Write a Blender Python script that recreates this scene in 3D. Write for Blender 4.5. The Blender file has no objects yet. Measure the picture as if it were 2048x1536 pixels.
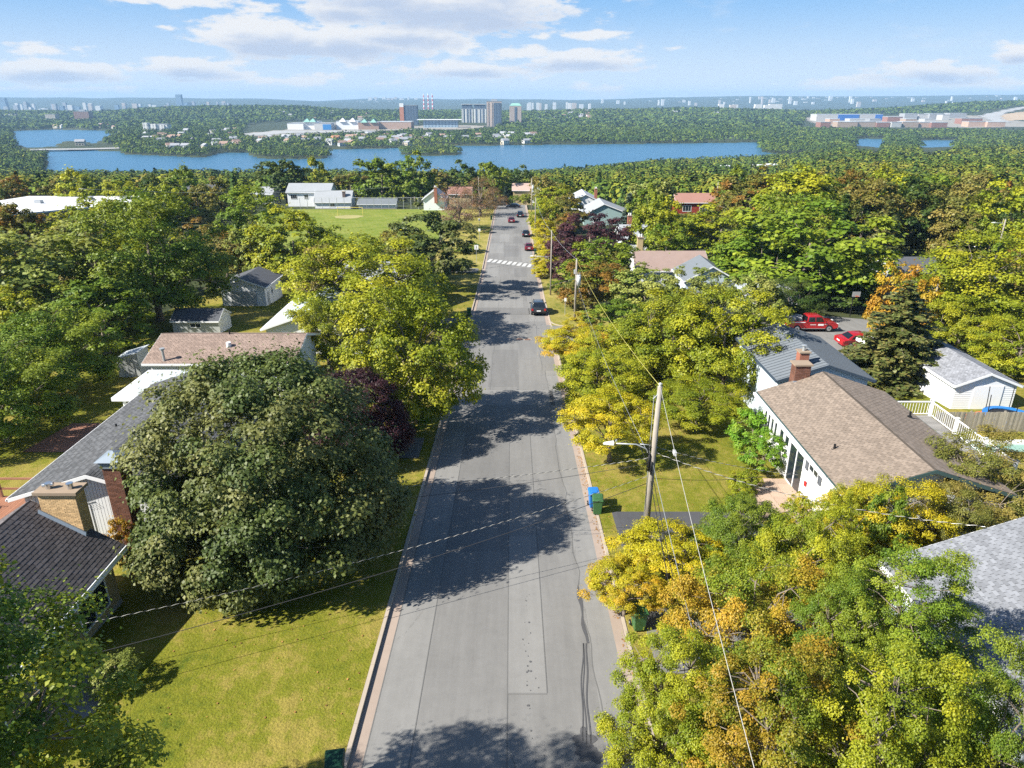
import bpy, math, random
import numpy as np
from mathutils import Vector
R = math.radians
sc = bpy.context.scene
C = sc.collection

# ---------------------------------------------------------------- camera
PITCH = 22.08; F = 1400.0; CAMZ = 18.57
cam_d = bpy.data.cameras.new('camera'); cam = bpy.data.objects.new('camera', cam_d); C.objects.link(cam)
cam.location = (0, 0, CAMZ); cam.rotation_euler = (R(90 - PITCH), 0, 0)
cam_d.sensor_width = 36; cam_d.lens = 36 * F / 2048; cam_d.clip_start = .1; cam_d.clip_end = 60000
sc.camera = cam
# ---------------------------------------------------------------- light and sky
SUN_EL = 39.0; SHX, SHY = .93, .37                      # shadows run towards +x and a little +y
SUN_AZ = math.atan2(-SHX, -SHY)
sd = bpy.data.lights.new('sun', 'SUN'); sun = bpy.data.objects.new('sun', sd); C.objects.link(sun)
sd.energy = 5.0; sd.angle = R(.53); sd.color = (1, .945, .83)
ce = math.cos(R(SUN_EL))
sun.rotation_euler = Vector((-SHX * ce, -SHY * ce, math.sin(R(SUN_EL)))).to_track_quat('Z', 'Y').to_euler()
sun.location = (-60, -30, 60)
vs = sc.view_settings
vs.view_transform = 'Standard'; vs.look = 'None'; vs.gamma = 1; vs.exposure = 1.12
try: vs.use_curve_mapping = False
except Exception: pass

def px_dir(u, v):
    a = (u - 1024) / F; b = (768 - v) / F; c, s = math.cos(R(PITCH)), math.sin(R(PITCH))
    return a, c + b * s, -s + b * c

class NT:
    """small node graph writer"""
    def __init__(self, tree): self.t = tree; self.n = tree.nodes; self.l = tree.links
    def set(self, sock, v):
        if hasattr(v, 'is_output') or isinstance(v, bpy.types.NodeSocket): self.l.new(v, sock)
        elif v is not None:
            if hasattr(sock.default_value, '__len__') and not hasattr(v, '__len__'): sock.default_value = [v] * len(sock.default_value)
            elif hasattr(sock.default_value, '__len__'):
                n = len(sock.default_value); sock.default_value = (list(v) + [1.0])[:n]
            else: sock.default_value = v
    def node(self, kind, ins=None, out=0, **kw):
        nd = self.n.new(kind)
        for k, v in kw.items(): setattr(nd, k, v)
        for k, v in (ins or {}).items(): self.set(nd.inputs[k], v)
        return nd.outputs[out]
    def m(self, op, a=None, b=None, c=None, clamp=False):
        nd = self.n.new('ShaderNodeMath'); nd.operation = op; nd.use_clamp = clamp
        for i, v in enumerate((a, b, c)):
            if v is not None: self.set(nd.inputs[i], v)
        return nd.outputs[0]
    def mix(self, f, a, b, mode='MIX'):
        nd = self.n.new('ShaderNodeMix'); nd.data_type = 'RGBA'; nd.blend_type = mode
        self.set(nd.inputs['Factor'], f); self.set(nd.inputs[6], a); self.set(nd.inputs[7], b)
        return nd.outputs[2]
    def noise(self, vec, scale, detail=3, rough=.5, dim='3D', dist=0):
        nd = self.n.new('ShaderNodeTexNoise'); nd.noise_dimensions = dim
        if vec is not None: self.l.new(vec, nd.inputs['Vector'])
        nd.inputs['Scale'].default_value = scale; nd.inputs['Detail'].default_value = detail; nd.inputs['Roughness'].default_value = rough
        nd.inputs['Distortion'].default_value = dist
        return nd.outputs[0]
    def ramp(self, f, stops, interp='LINEAR'):
        nd = self.n.new('ShaderNodeValToRGB'); cr = nd.color_ramp; cr.interpolation = interp
        while len(cr.elements) < len(stops): cr.elements.new(.5)
        for e, (p, c) in zip(cr.elements, stops):
            e.position = p; e.color = (c, c, c, 1) if not hasattr(c, '__len__') else (list(c) + [1])[:4]
        self.set(nd.inputs[0], f); return nd.outputs[0]
    def smooth(self, x, lo, hi):
        nd = self.n.new('ShaderNodeMapRange'); nd.interpolation_type = 'SMOOTHSTEP'
        self.set(nd.inputs[0], x); nd.inputs[1].default_value = lo; nd.inputs[2].default_value = hi
        return nd.outputs[0]

w = bpy.data.worlds.new('World'); sc.world = w; w.use_nodes = True
T = NT(w.node_tree)
for n_ in list(w.node_tree.nodes): w.node_tree.nodes.remove(n_)
sky = w.node_tree.nodes.new('ShaderNodeTexSky'); sky.sky_type = 'NISHITA'; sky.sun_disc = False
sky.sun_elevation = R(SUN_EL); sky.sun_rotation = SUN_AZ % (2 * math.pi)
sky.air_density = 1.0; sky.dust_density = .6; sky.ozone_density = 1.6; sky.altitude = 60
tc = T.node('ShaderNodeTexCoord', out=0)
sx = w.node_tree.nodes.new('ShaderNodeSeparateXYZ'); w.node_tree.links.new(tc, sx.inputs[0])
DX, DY, DZ = sx.outputs
az = T.m('ARCTAN2', DX, DY); el = T.m('ARCSINE', DZ)
cv = T.node('ShaderNodeCombineXYZ', {0: T.m('MULTIPLY', az, 13), 1: T.m('MULTIPLY', el, 42), 2: 0.3})
cn = T.noise(cv, 1.0, 7, .62)
cn2 = T.noise(cv, 3.1, 5, .6)
cnn = T.m('ADD', T.m('MULTIPLY', cn, .75), T.m('MULTIPLY', cn2, .25))
wob = T.m('MULTIPLY', T.m('SUBTRACT', cnn, .5), 3.6)
clouds = [(700, 20, 110, 22, .8),   # u, v, half width, half height, strength
    (560, 78, 150, 34, 1.0), (700, 84, 170, 32, 1.0), (800, 70, 130, 26, .9), (600, 95, 150, 22, .9),
    (900, 5, 250, 48, 1.1), (980, 30, 150, 34, 1.0), (760, -10, 140, 30, .9),
    (1040, 108, 110, 14, .7), (1160, 122, 140, 20, .95), (930, 140, 120, 17, .85),
    (1212, 176, 60, 12, .5), (100, 100, 140, 9, .6), (110, 145, 170, 19, .9), (370, 138, 130, 24, 1.0), (430, 150, 110, 14, .8), (590, 162, 130, 10, .5),
    (1720, 165, 150, 14, .7), (1880, 145, 160, 20, .9), (2040, 108, 60, 20, .95), (2000, 165, 160, 14, .6),
    (370, 2, 90, 9, .6), (530, 22, 50, 12, .5), (925, 92, 40, 8, .5), (1085, 72, 26, 8, .5), (1340, 96, 40, 6, .45), (330, 55, 26, 6, .4), (90, 178, 190, 7, .4), (1180, 70, 60, 5, .35)]
M = None; S = None; W_ = None
for (u, v, rx, ry, st) in clouds:
    d = px_dir(u, v); L = math.sqrt(sum(k * k for k in d)); a0 = math.atan2(d[0], d[1]); e0 = math.asin(d[2] / L)
    k = L * F; rx /= (F * 1.0); ry /= (F * 1.0)
    rx *= 1 / (1 + (d[0] / d[1]) ** 2)
    ea = T.m('POWER', T.m('DIVIDE', T.m('SUBTRACT', az, a0), rx), 2)
    de = T.m('DIVIDE', T.m('SUBTRACT', el, e0), ry)
    r_ = T.m('SQRT', T.m('ADD', ea, T.m('POWER', de, 2)))
    m_ = T.m('MULTIPLY', T.m('SUBTRACT', 1.0, r_), st)
    M = m_ if M is None else T.m('MAXIMUM', M, m_)
    if ry * F > 16:
        r2 = T.m('SQRT', T.m('ADD', ea, T.m('POWER', T.m('DIVIDE', T.m('ADD', de, .42), .72), 2)))
        s_ = T.m('MULTIPLY', T.m('SUBTRACT', 1.0, r2), st)
        S = s_ if S is None else T.m('MAXIMUM', S, s_)
M = T.m('MAXIMUM', M, -.8)
# the same kind of broken cloud over the rest of the sky
pv = T.node('ShaderNodeCombineXYZ', {0: T.m('DIVIDE', DX, T.m('MAXIMUM', DZ, .06)), 1: T.m('DIVIDE', DY, T.m('MAXIMUM', DZ, .06)), 2: 1.7})
gn = T.noise(pv, .55, 6, .6)
inside = T.m('MULTIPLY', T.smooth(T.m('ABSOLUTE', az), .95, .75), T.smooth(el, .34, .22))
inside = T.m('MULTIPLY', inside, T.m('GREATER_THAN', DY, 0.0))
gen = T.m('MULTIPLY', T.m('SUBTRACT', 1.0, inside), T.smooth(gn, .62, .80))
dens = T.smooth(T.m('ADD', M, wob), -.10, .34)
dens = T.m('MAXIMUM', dens, gen)
dens = T.m('MULTIPLY', dens, T.smooth(el, -.01, .015))
wisp = T.m('MULTIPLY', T.smooth(cnn, .5, .75), .30)
dens = T.m('MAXIMUM', dens, T.m('MULTIPLY', wisp, T.smooth(el, .0, .06)))
shade = T.smooth(T.m('ADD', S, T.m('MULTIPLY', wob, .55)), -.05, .85)
CW = 7.2
ccol = T.mix(shade, (1.0 * CW, .99 * CW, .985 * CW), (.60 * CW, .69 * CW, .86 * CW))
skyc = T.node('ShaderNodeHueSaturation', {'Saturation': 1.12, 'Value': 1.0, 'Color': sky.outputs[0]})
# pale milky band low over the horizon
lowf = T.m('MULTIPLY', T.smooth(el, .14, -.02), .95)
skyc = T.mix(T.m('MULTIPLY', T.smooth(el, .75, .18), .78), skyc, (1.65, 3.95, 7.4)); skyc = T.mix(lowf, skyc, (6.3, 7.1, 8.0))
fin = T.mix(T.m('MULTIPLY', dens, .93), skyc, ccol)
bg = w.node_tree.nodes.new('ShaderNodeBackground'); w.node_tree.links.new(fin, bg.inputs[0]); bg.inputs[1].default_value = .060
wo = w.node_tree.nodes.new('ShaderNodeOutputWorld'); w.node_tree.links.new(bg.outputs[0], wo.inputs[0])
w.cycles.sampling_method = 'MANUAL'; w.cycles.sample_map_resolution = 512

cy = sc.cycles
cy.max_bounces = 5; cy.diffuse_bounces = 2; cy.glossy_bounces = 2; cy.transmission_bounces = 3; cy.transparent_max_bounces = 4; cy.volume_bounces = 0
cy.use_denoising = False; cy.sample_clamp_indirect = 6; cy.caustics_reflective = False; cy.caustics_refractive = False

# ---------------------------------------------------------------- terrain function
LAKE = -61.0
PY = np.array([-80, 0, 60, 100, 125, 160, 203, 240.])
PZ = np.array([6.7, 0, -5.06, -8.43, -9.9, -11.1, -12.3, -13.6])
def uof(x, y): return 1024 + F * np.asarray(x, float) / np.maximum(np.asarray(y, float) * .9266 + 29.9, 5)
SH_U = [-400, 0, 600, 1050, 1180, 1300, 1500, 1600, 1700, 1915, 2060, 2500]
SH_Y = [770, 780, 790, 800, 835, 930, 985, 1060, 1290, 1300, 1380, 1450]
FS_U = [-400, 0, 230, 260, 440, 500, 660, 780, 1000, 1160, 1360, 1515, 1700, 1900, 2100, 2500]
FS_Y = [2150, 2150, 2060, 1200, 1180, 1250, 1300, 1330, 1400, 1440, 1480, 1490, 1560, 1560, 1560, 1560]
RG_U = [-500, 0, 200, 300, 420, 600, 700, 850, 1000, 1150, 1400, 1600, 1800, 1950, 2100, 2600]
RG_Z = [-38, -38, -36, -20, -12, -14, -26, -36, -34, -26, -24, -30, -24, -4, 8, 8]
HL_U = [-500, 0, 450, 560, 640, 700, 780, 950, 1050, 1200, 1350, 1480, 1650, 1850, 2048, 2600]
HL_Z = [48, 48, 42, 28, 5, 22, 40, 34, 22, 22, 52, 68, 62, 70, 88, 90]
def vnoise(x, y, s, seed=0):
    x = np.asarray(x, float) / s + seed * 17.3; y = np.asarray(y, float) / s - seed * 9.1
    xi = np.floor(x).astype(np.int64); yi = np.floor(y).astype(np.int64); fx = x - xi; fy = y - yi
    fx = fx * fx * (3 - 2 * fx); fy = fy * fy * (3 - 2 * fy)
    def h(a, b):
        n = (a * 374761393 + b * 668265263 + seed * 1442695041) & 0x7fffffff
        n = ((n ^ (n >> 13)) * 1274126177) & 0x7fffffff
        return ((n ^ (n >> 16)) & 0xffff) / 65535.0
    return (h(xi, yi) * (1 - fx) + h(xi + 1, yi) * fx) * (1 - fy) + (h(xi, yi + 1) * (1 - fx) + h(xi + 1, yi + 1) * fx) * fy
WATER = [  # outlines of the open water, traced on the lake plane
    [(95, 300), (235, 303), (250, 309), (330, 312), (405, 316), (440, 306), (500, 306), (660, 299), (780, 297), (900, 292), (1000, 291), (1160, 289), (1360, 287), (1517, 285), (1519, 303), (1560, 309), (1625, 306), (1600, 318), (1500, 330), (1400, 333), (1300, 338), (1180, 356), (1090, 366), (1060, 380), (400, 380), (90, 380)],
    [(27, 262), (110, 259), (240, 262), (212, 272), (190, 288), (150, 293), (60, 297), (30, 290)],
    [(1708, 279), (1730, 277), (1770, 278), (1766, 297), (1735, 294), (1712, 292)],
    [(1836, 282), (1870, 280), (1916, 281), (1912, 291), (1880, 297), (1850, 300), (1838, 292)]]
ISLE = [[(496, 309), (505, 301), (560, 301), (640, 303), (662, 310), (655, 317), (600, 319), (520, 317)],
        [(798, 304), (820, 300), (900, 300), (926, 306), (915, 311), (850, 312), (805, 310)],
        [(113, 291), (120, 284), (150, 282), (181, 285), (182, 293), (150, 295)]]
def inpoly(px, py, poly):
    r = np.zeros(np.shape(px), bool); n = len(poly); j = n - 1
    for i in range(n):
        xi, yi = poly[i]; xj, yj = poly[j]
        c = ((yi > py) != (yj > py)) & (px < (xj - xi) * (py - yi) / ((yj - yi) + 1e-12) + xi)
        r ^= c; j = i
    return r
def proj(x, y, z):
    c, s = math.cos(R(PITCH)), math.sin(R(PITCH)); dz = np.asarray(z, float) - CAMZ
    D = np.maximum(y * c - dz * s, 1e-3)
    return 1024 + F * x / D, 768 - F * (y * s + dz * c) / D
def is_water(x, y):
    x = np.asarray(x, float); y = np.asarray(y, float)
    u, v = proj(x, y, LAKE); r = np.zeros(x.shape, bool)
    for p in WATER: r |= inpoly(u, v, p)
    for p in ISLE: r &= ~inpoly(u, v, p)
    return r & (y > 700)
def gz(x, y):
    x = np.asarray(x, float); y = np.asarray(y, float)
    near = np.interp(y, PY, PZ)
    u = np.clip(uof(x, np.maximum(y, 30)), -400, 2500)
    ys = np.interp(u, SH_U, SH_Y); fs = np.interp(u, FS_U, FS_Y); rg = np.interp(u, RG_U, RG_Z); hl = np.interp(u, HL_U, HL_Z)
    t = np.clip((y - 240) / (ys - 240), 0, 1)
    z = np.where(y < 240, near, -13.6 + (-59.3 + 13.6) * t ** .85)
    q = y - fs; far = np.where(q < 150, -59.3 + 3 * np.clip(q, 0, 150) / 150, 0)
    z2 = -56.3 + 6 * np.clip((q - 150) / 750, 0, 1)
    k = np.clip((y - np.maximum(fs + 500, 2100)) / (3000 - np.maximum(fs + 500, 2100)), 0, 1); k = k * k * (3 - 2 * k)
    z2 = z2 + (rg - z2) * k
    z3 = np.interp(y, [3000, 4300, 5200, 7000], [0, 1, 1.15, 1.6])
    hz = np.where(y < 4300, rg + (-62 - rg) * np.clip((y - 3000) / 1300, 0, 1) ** 1.3, np.interp(y, [4300, 5400, 7000], [-62, -52, -25]))
    k2 = np.clip((y - 7000) / 2500, 0, 1); hz = np.where(y > 7000, -25 + (hl + 25) * k2 ** .8, hz)
    hz = np.where(y > 9500, hl - (y - 9500) * .012, hz)
    z = np.where(y > fs, np.where(q < 150, far, z2), z)
    z = np.where(y > 3000, hz, z)
    z = z + np.where((y > 150) & (y < 3000), (vnoise(x, y, 90, 3) - .5) * np.clip((y - 150) / 300, 0, 1) * 3.0, 0) + np.where(y > 3000, (vnoise(x, y, 500, 5) - .5) * 16 + (vnoise(x, y, 160, 6) - .5) * 5, 0)
    z = np.where((y > 700) & (y < 3000), np.maximum(z, LAKE + 1.0), z)
    return z
def g1(x, y): return float(gz(np.array([x]), np.array([y]))[0])
def ground_px(u, v):
    """the point of the ground seen along a line of sight"""
    d = px_dir(u, v); t = np.concatenate([np.linspace(8, 400, 1600), np.linspace(400, 12000, 6000)])
    z = CAMZ + d[2] * t; g = gz(d[0] * t, d[1] * t)
    i = int(np.argmax(z <= g));
    if z[i] > g[i]: i = len(t) - 1
    return d[0] * t[i], d[1] * t[i], float(g[i])

# ---------------------------------------------------------------- mesh helpers
def tag(o, label=None, cat=None, group=None, kind=None):
    if label: o['label'] = label
    if cat: o['category'] = cat
    if group: o['group'] = group
    if kind: o['kind'] = kind
    return o
def empty(name, loc=(0, 0, 0), rz=0, label=None, cat=None, group=None, kind=None):
    o = bpy.data.objects.new(name, None); o.empty_display_size = .3; C.objects.link(o); o.location = loc; o.rotation_euler = (0, 0, rz)
    return tag(o, label, cat, group, kind)
def link(me, name, parent=None, mats=()):
    for m in mats if isinstance(mats, (list, tuple)) else [mats]: me.materials.append(m)
    o = bpy.data.objects.new(name, me); C.objects.link(o)
    if parent is not None: o.parent = parent
    return o
def np_mesh(name, v, f, attrs=None, smooth=False, mi=None):
    """verts (n,3), faces (m,k) with the same k"""
    v = np.asarray(v, np.float32); f = np.asarray(f, np.int32); me = bpy.data.meshes.new(name)
    me.vertices.add(len(v)); me.vertices.foreach_set('co', v.ravel())
    k = f.shape[1]; me.loops.add(f.size); me.loops.foreach_set('vertex_index', f.ravel())
    me.polygons.add(len(f)); me.polygons.foreach_set('loop_start', np.arange(0, f.size, k, dtype=np.int32))
    me.polygons.foreach_set('loop_total', np.full(len(f), k, np.int32))
    if smooth: me.polygons.foreach_set('use_smooth', np.ones(len(f), bool))
    if mi is not None: me.polygons.foreach_set('material_index', np.asarray(mi, np.int32))
    me.update(calc_edges=True)
    for n, a in (attrs or {}).items():
        at = me.attributes.new(n, 'FLOAT', 'FACE'); at.data.foreach_set('value', np.asarray(a, np.float32))
    return me
class MB:
    def __init__(s): s.v = []; s.f = []; s.m = []
    def add(s, pts, faces, m=0):
        b = len(s.v); s.v += [tuple(p) for p in pts]; s.f += [tuple(b + i for i in f) for f in faces]; s.m += [m] * len(faces); return s
    def hexa(s, p, m=0): return s.add(p, [(0, 3, 2, 1), (4, 5, 6, 7), (0, 1, 5, 4), (1, 2, 6, 5), (2, 3, 7, 6), (3, 0, 4, 7)], m)
    def box(s, x0, x1, y0, y1, z0, z1, m=0):
        return s.hexa([(x0, y0, z0), (x1, y0, z0), (x1, y1, z0), (x0, y1, z0), (x0, y0, z1), (x1, y0, z1), (x1, y1, z1), (x0, y1, z1)], m)
    def tube(s, pts, rad, n=6, m=0, cap=True):
        pts = [Vector(p) for p in pts]; rad = rad if hasattr(rad, '__len__') else [rad] * len(pts); b = len(s.v); up = None
        for i, p in enumerate(pts):
            d = (pts[min(i + 1, len(pts) - 1)] - pts[max(i - 1, 0)])
            if d.length < 1e-6: d = Vector((0, 0, 1))
            d.normalize()
            a = d.cross(Vector((0, 0, 1)) if abs(d.z) < .95 else Vector((1, 0, 0))) if up is None else (up - d * up.dot(d))
            if a.length < 1e-6: a = d.orthogonal()
            a.normalize(); up = a; c = d.cross(a)
            for k in range(n):
                t = 2 * math.pi * k / n; s.v.append(tuple(p + (a * math.cos(t) + c * math.sin(t)) * rad[i]))
        for i in range(len(pts) - 1):
            for k in range(n):
                s.f.append((b + i * n + k, b + i * n + (k + 1) % n, b + (i + 1) * n + (k + 1) % n, b + (i + 1) * n + k)); s.m.append(m)
        if cap:
            s.f.append(tuple(b + k for k in reversed(range(n)))); s.m.append(m); s.f.append(tuple(b + (len(pts) - 1) * n + k for k in range(n))); s.m.append(m)
        return s
    def cyl(s, p0, p1, r0, r1=None, n=12, m=0): return s.tube([p0, p1], [r0, r0 if r1 is None else r1], n, m)
    def poly(s, pts, m=0): return s.add(pts, [tuple(range(len(pts)))], m)
    def prism(s, pts2, a, b, axis='y', m=0):
        """outline pts2 extruded from a to b along an axis: outline is (x,z) for y, (y,z) for x, (x,y) for z"""
        f = {'y': lambda p, t: (p[0], t, p[1]), 'x': lambda p, t: (t, p[0], p[1]), 'z': lambda p, t: (p[0], p[1], t)}[axis]; n = len(pts2)
        return s.add([f(p, a) for p in pts2] + [f(p, b) for p in pts2], [tuple(range(n)), tuple(reversed(range(n, 2 * n)))] + [(i, i + n, (i + 1) % n + n, (i + 1) % n) for i in range(n)], m)
    def mesh(s, name, smooth=False):
        me = bpy.data.meshes.new(name); me.from_pydata(s.v, [], s.f); me.polygons.foreach_set('material_index', s.m)
        if smooth: me.polygons.foreach_set('use_smooth', [True] * len(s.f))
        import bmesh
        bm = bmesh.new(); bm.from_mesh(me); bmesh.ops.recalc_face_normals(bm, faces=bm.faces); bm.to_mesh(me); bm.free()
        me.update(); return me
    def build(s, name, mats, parent=None, smooth=False, bevel=0):
        o = link(s.mesh(name, smooth), name, parent, mats)
        if bevel:
            b = o.modifiers.new('bevel', 'BEVEL'); b.width = bevel; b.segments = 2; b.limit_method = 'ANGLE'; b.angle_limit = R(40)
        return o
def copy_tree(o, parent=None):
    c = o.copy(); C.objects.link(c); c.parent = parent
    for ch in list(o.children): copy_tree(ch, c)
    return c

# ---------------------------------------------------------------- materials
def mat(name, col, rough=.8, var=.12, scale=2.0, bump=0, bscale=8, metal=0, spec=.3, obj_color=False, island=0, obj_rand=0, coat=0, fn=None, dist=.02):
    m = bpy.data.materials.new(name); m.use_nodes = True; t = NT(m.node_tree); b = m.node_tree.nodes['Principled BSDF']
    pos = t.node('ShaderNodeNewGeometry', out=0); tco = t.node('ShaderNodeTexCoord', out=3)
    base = (list(col) + [1])[:4]
    c = base
    if obj_color:
        oi = t.node('ShaderNodeObjectInfo', out=1); c = t.mix(1.0, oi, base, 'MULTIPLY')
    if island or obj_rand:
        rv = t.node('ShaderNodeNewGeometry').node.outputs['Random Per Island'] if island else t.node('ShaderNodeObjectInfo').node.outputs['Random']
        k = island or obj_rand
        c = t.mix(1.0, c, t.ramp(rv, [(0, 1 - k), (.5, 1), (1, 1 + k)]), 'MULTIPLY')
    if var:
        n1 = t.noise(pos, scale, 4, .6); n2 = t.noise(pos, scale * .13, 3, .55)
        f = t.m('ADD', t.m('MULTIPLY', n1, .5), t.m('MULTIPLY', n2, .5))
        f = t.m('ADD', t.m('MULTIPLY', t.m('SUBTRACT', f, .5), var * 5), 1.0)
        cc = t.node('ShaderNodeCombineXYZ', {0: f, 1: f, 2: f})
        c = t.mix(1.0, c, cc, 'MULTIPLY')
    if fn: c = fn(t, pos, c)
    t.set(b.inputs['Base Color'], c)
    b.inputs['Roughness'].default_value = rough; b.inputs['Metallic'].default_value = metal; b.inputs['Specular IOR Level'].default_value = spec
    if coat: b.inputs['Coat Weight'].default_value = coat; b.inputs['Coat Roughness'].default_value = .08
    if bump:
        bn = m.node_tree.nodes.new('ShaderNodeBump'); bn.inputs['Strength'].default_value = bump; bn.inputs['Distance'].default_value = dist
        t.set(bn.inputs['Height'], t.noise(pos, bscale, 4, .6)); t.l.new(bn.outputs[0], b.inputs['Normal'])
    return m
WHITE = mat('white_paint', (.78, .79, .80), .55, .03, 1.5)
TRIM = mat('white_trim', (.80, .81, .83), .45, .02)
GLASS = mat('window_glass', (.018, .025, .035), .06, 0, spec=.9)
DARKG = mat('car_glass', (.01, .012, .016), .05, 0, spec=.9)
BLACK = mat('black_plastic', (.012, .012, .013), .5, .02)
RUBBER = mat('tyre_rubber', (.016, .016, .017), .85, .05)
CHROME = mat('bright_metal', (.6, .61, .63), .28, .03, metal=.9)
GALV = mat('galvanised_steel', (.45, .47, .49), .5, .05, metal=.5)
FOUND = mat('foundation_concrete', (.32, .31, .29), .9, .08, bump=.2)
def leafmat(name, trans=.35):
    m = bpy.data.materials.new(name); m.use_nodes = True; t = NT(m.node_tree); n = m.node_tree.nodes
    b = n['Principled BSDF']; oc = t.node('ShaderNodeObjectInfo', out=1)
    a2 = n.new('ShaderNodeAttribute'); a2.attribute_type = 'OBJECT'; a2.attribute_name = 'second_color'
    tint = n.new('ShaderNodeAttribute'); tint.attribute_name = 'tint'; hue = n.new('ShaderNodeAttribute'); hue.attribute_name = 'hue'
    c = t.mix(hue.outputs['Fac'], oc, a2.outputs['Color'])
    hs = n.new('ShaderNodeHueSaturation'); t.set(hs.inputs['Color'], c); hs.inputs['Saturation'].default_value = 1.0
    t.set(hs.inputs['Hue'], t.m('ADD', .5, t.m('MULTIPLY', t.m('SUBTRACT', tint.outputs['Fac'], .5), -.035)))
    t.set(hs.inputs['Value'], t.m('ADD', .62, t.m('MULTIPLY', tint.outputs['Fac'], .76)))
    c = hs.outputs[0]
    t.set(b.inputs['Base Color'], c); b.inputs['Roughness'].default_value = .52; b.inputs['Specular IOR Level'].default_value = .32
    tr = n.new('ShaderNodeBsdfTranslucent'); t.set(tr.inputs[0], t.mix(1.0, c, (1.25, 1.2, .7, 1), 'MULTIPLY'))
    mx = n.new('ShaderNodeMixShader'); mx.inputs[0].default_value = trans
    t.l.new(b.outputs[0], mx.inputs[1]); t.l.new(tr.outputs[0], mx.inputs[2]); t.l.new(mx.outputs[0], n['Material Output'].inputs[0])
    return m
LEAF = leafmat('leaves', .27); NEEDLE = leafmat('needles', .12)
BARKP = mat('pale_grey_bark', (.42, .40, .36), .9, .10, 3)
BARK = mat('bark', (.20, .165, .135), .9, .14, 3, bump=.5, bscale=14)
# ---------------------------------------------------------------- the ground
def ground_col(t, pos, c):
    n1 = t.noise(pos, .35, 5, .65); n2 = t.noise(pos, .012, 4, .6)
    g = t.mix(t.smooth(n1, .35, .65), (.018, .028, .010), (.045, .060, .018))
    g = t.mix(t.smooth(n2, .50, .70), g, (.06, .065, .022))
    return g
def grass_fn(dry=1.0, lush=(.075, .105, .012), mid=(.160, .168, .018), tan=(.255, .21, .05)):
    def fn(t, pos, c):
        n1 = t.noise(pos, .22, 5, .6); n2 = t.noise(pos, 2.2, 5, .7); n3 = t.noise(pos, 14, 3, .7)
        mp = t.node('ShaderNodeMapping', {0: pos, 2: (0, 0, .25), 3: (4.5, .5, 1)}); n4 = t.noise(mp, .5, 4, .6)
        f = t.m('ADD', t.m('ADD', t.m('MULTIPLY', n1, .5), t.m('MULTIPLY', n2, .35)), t.m('MULTIPLY', n4, .15))
        g = t.mix(t.smooth(f, .34, .47), lush, mid); g = t.mix(t.m('MULTIPLY', t.smooth(f, .46, .58), dry), g, tan)
        sp = t.n.new('ShaderNodeSeparateXYZ'); t.l.new(pos, sp.inputs[0]); bd = t.m('SINE', t.m('MULTIPLY', t.m('ADD', sp.outputs[0], t.m('MULTIPLY', sp.outputs[1], .28)), 5.6)); bd = t.m('MULTIPLY', t.m('MULTIPLY', t.smooth(bd, -.3, .3), t.smooth(n1, .4, .6)), .09)
        v = t.m('ADD', t.m('ADD', .36, bd), t.m('MULTIPLY', n3, 1.20)); vv = t.node('ShaderNodeCombineXYZ', {0: v, 1: v, 2: v})
        return t.mix(1.0, g, vv, 'MULTIPLY')
    return fn
GROUND = mat('woodland_ground', (.04, .05, .02), .95, 0, fn=ground_col)
LAWN = mat('lawn_grass', (.15, .17, .02), .95, 0, bump=.9, bscale=11, fn=grass_fn(), dist=.06, spec=.1)
LAWN2 = mat('dry_verge_grass', (.2, .2, .04), .95, 0, bump=.8, bscale=9, fn=grass_fn(1, (.10, .13, .02), (.24, .22, .05), (.33, .27, .09)), dist=.05, spec=.1)
FIELD = mat('sports_field_grass', (.15, .2, .02), .95, 0, bump=.5, bscale=4, fn=grass_fn(.5, (.10, .155, .022), (.17, .215, .035), (.26, .25, .07)), spec=.1)
def road_fn(base, k=1.0):
    def fn(t, pos, c):
        mp = t.node('ShaderNodeMapping', {0: pos, 3: (1.6, .06, 1)}); n1 = t.noise(mp, 1.0, 5, .65)
        n2 = t.noise(pos, .11, 4, .6); n3 = t.noise(pos, 38, 2, .8); n4 = t.noise(pos, 2.3, 5, .7)
        f = t.m('ADD', t.m('ADD', t.m('MULTIPLY', t.m('SUBTRACT', n1, .5), .55 * k), t.m('MULTIPLY', t.m('SUBTRACT', n2, .5), .5 * k)), t.m('ADD', t.m('MULTIPLY', t.m('SUBTRACT', n3, .5), .45), t.m('MULTIPLY', t.m('SUBTRACT', n4, .5), .25)))
        f = t.m('ADD', f, 1.0); vv = t.node('ShaderNodeCombineXYZ', {0: f, 1: f, 2: f}); g = t.mix(1.0, (list(base) + [1]), vv, 'MULTIPLY')
        # thin wandering cracks
        vo = t.node('ShaderNodeTexVoronoi', {'Vector': t.node('ShaderNodeMapping', {0: pos, 3: (.30, .12, 1)}), 'Scale': 1.0}, feature='DISTANCE_TO_EDGE')
        vw = t.m('ADD', vo, t.m('MULTIPLY', t.m('SUBTRACT', n4, .5), .05))
        cr = t.m('MULTIPLY', t.m('MULTIPLY', t.m('LESS_THAN', t.m('ABSOLUTE', vw), .0022), t.smooth(n2, .50, .60)), .5)
        return t.mix(cr, g, (.05, .05, .05))
    return fn
ASPH = mat('worn_asphalt', (.20, .20, .205), .92, 0, bump=.35, bscale=60, fn=road_fn((.190, .187, .184)), dist=.006, spec=.25)
ASPHL = mat('pale_asphalt', (.24, .24, .24), .92, 0, bump=.35, bscale=60, fn=road_fn((.218, .215, .211), .8), dist=.006, spec=.25)
ASPHD = mat('dark_asphalt', (.13, .13, .14), .92, 0, bump=.35, bscale=60, fn=road_fn((.166, .164, .163), .8), dist=.006, spec=.25)
ASPHN = mat('driveway_asphalt', (.07, .07, .075), .9, 0, bump=.35, bscale=50, fn=road_fn((.075, .076, .084), .8), dist=.006, spec=.3)
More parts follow.
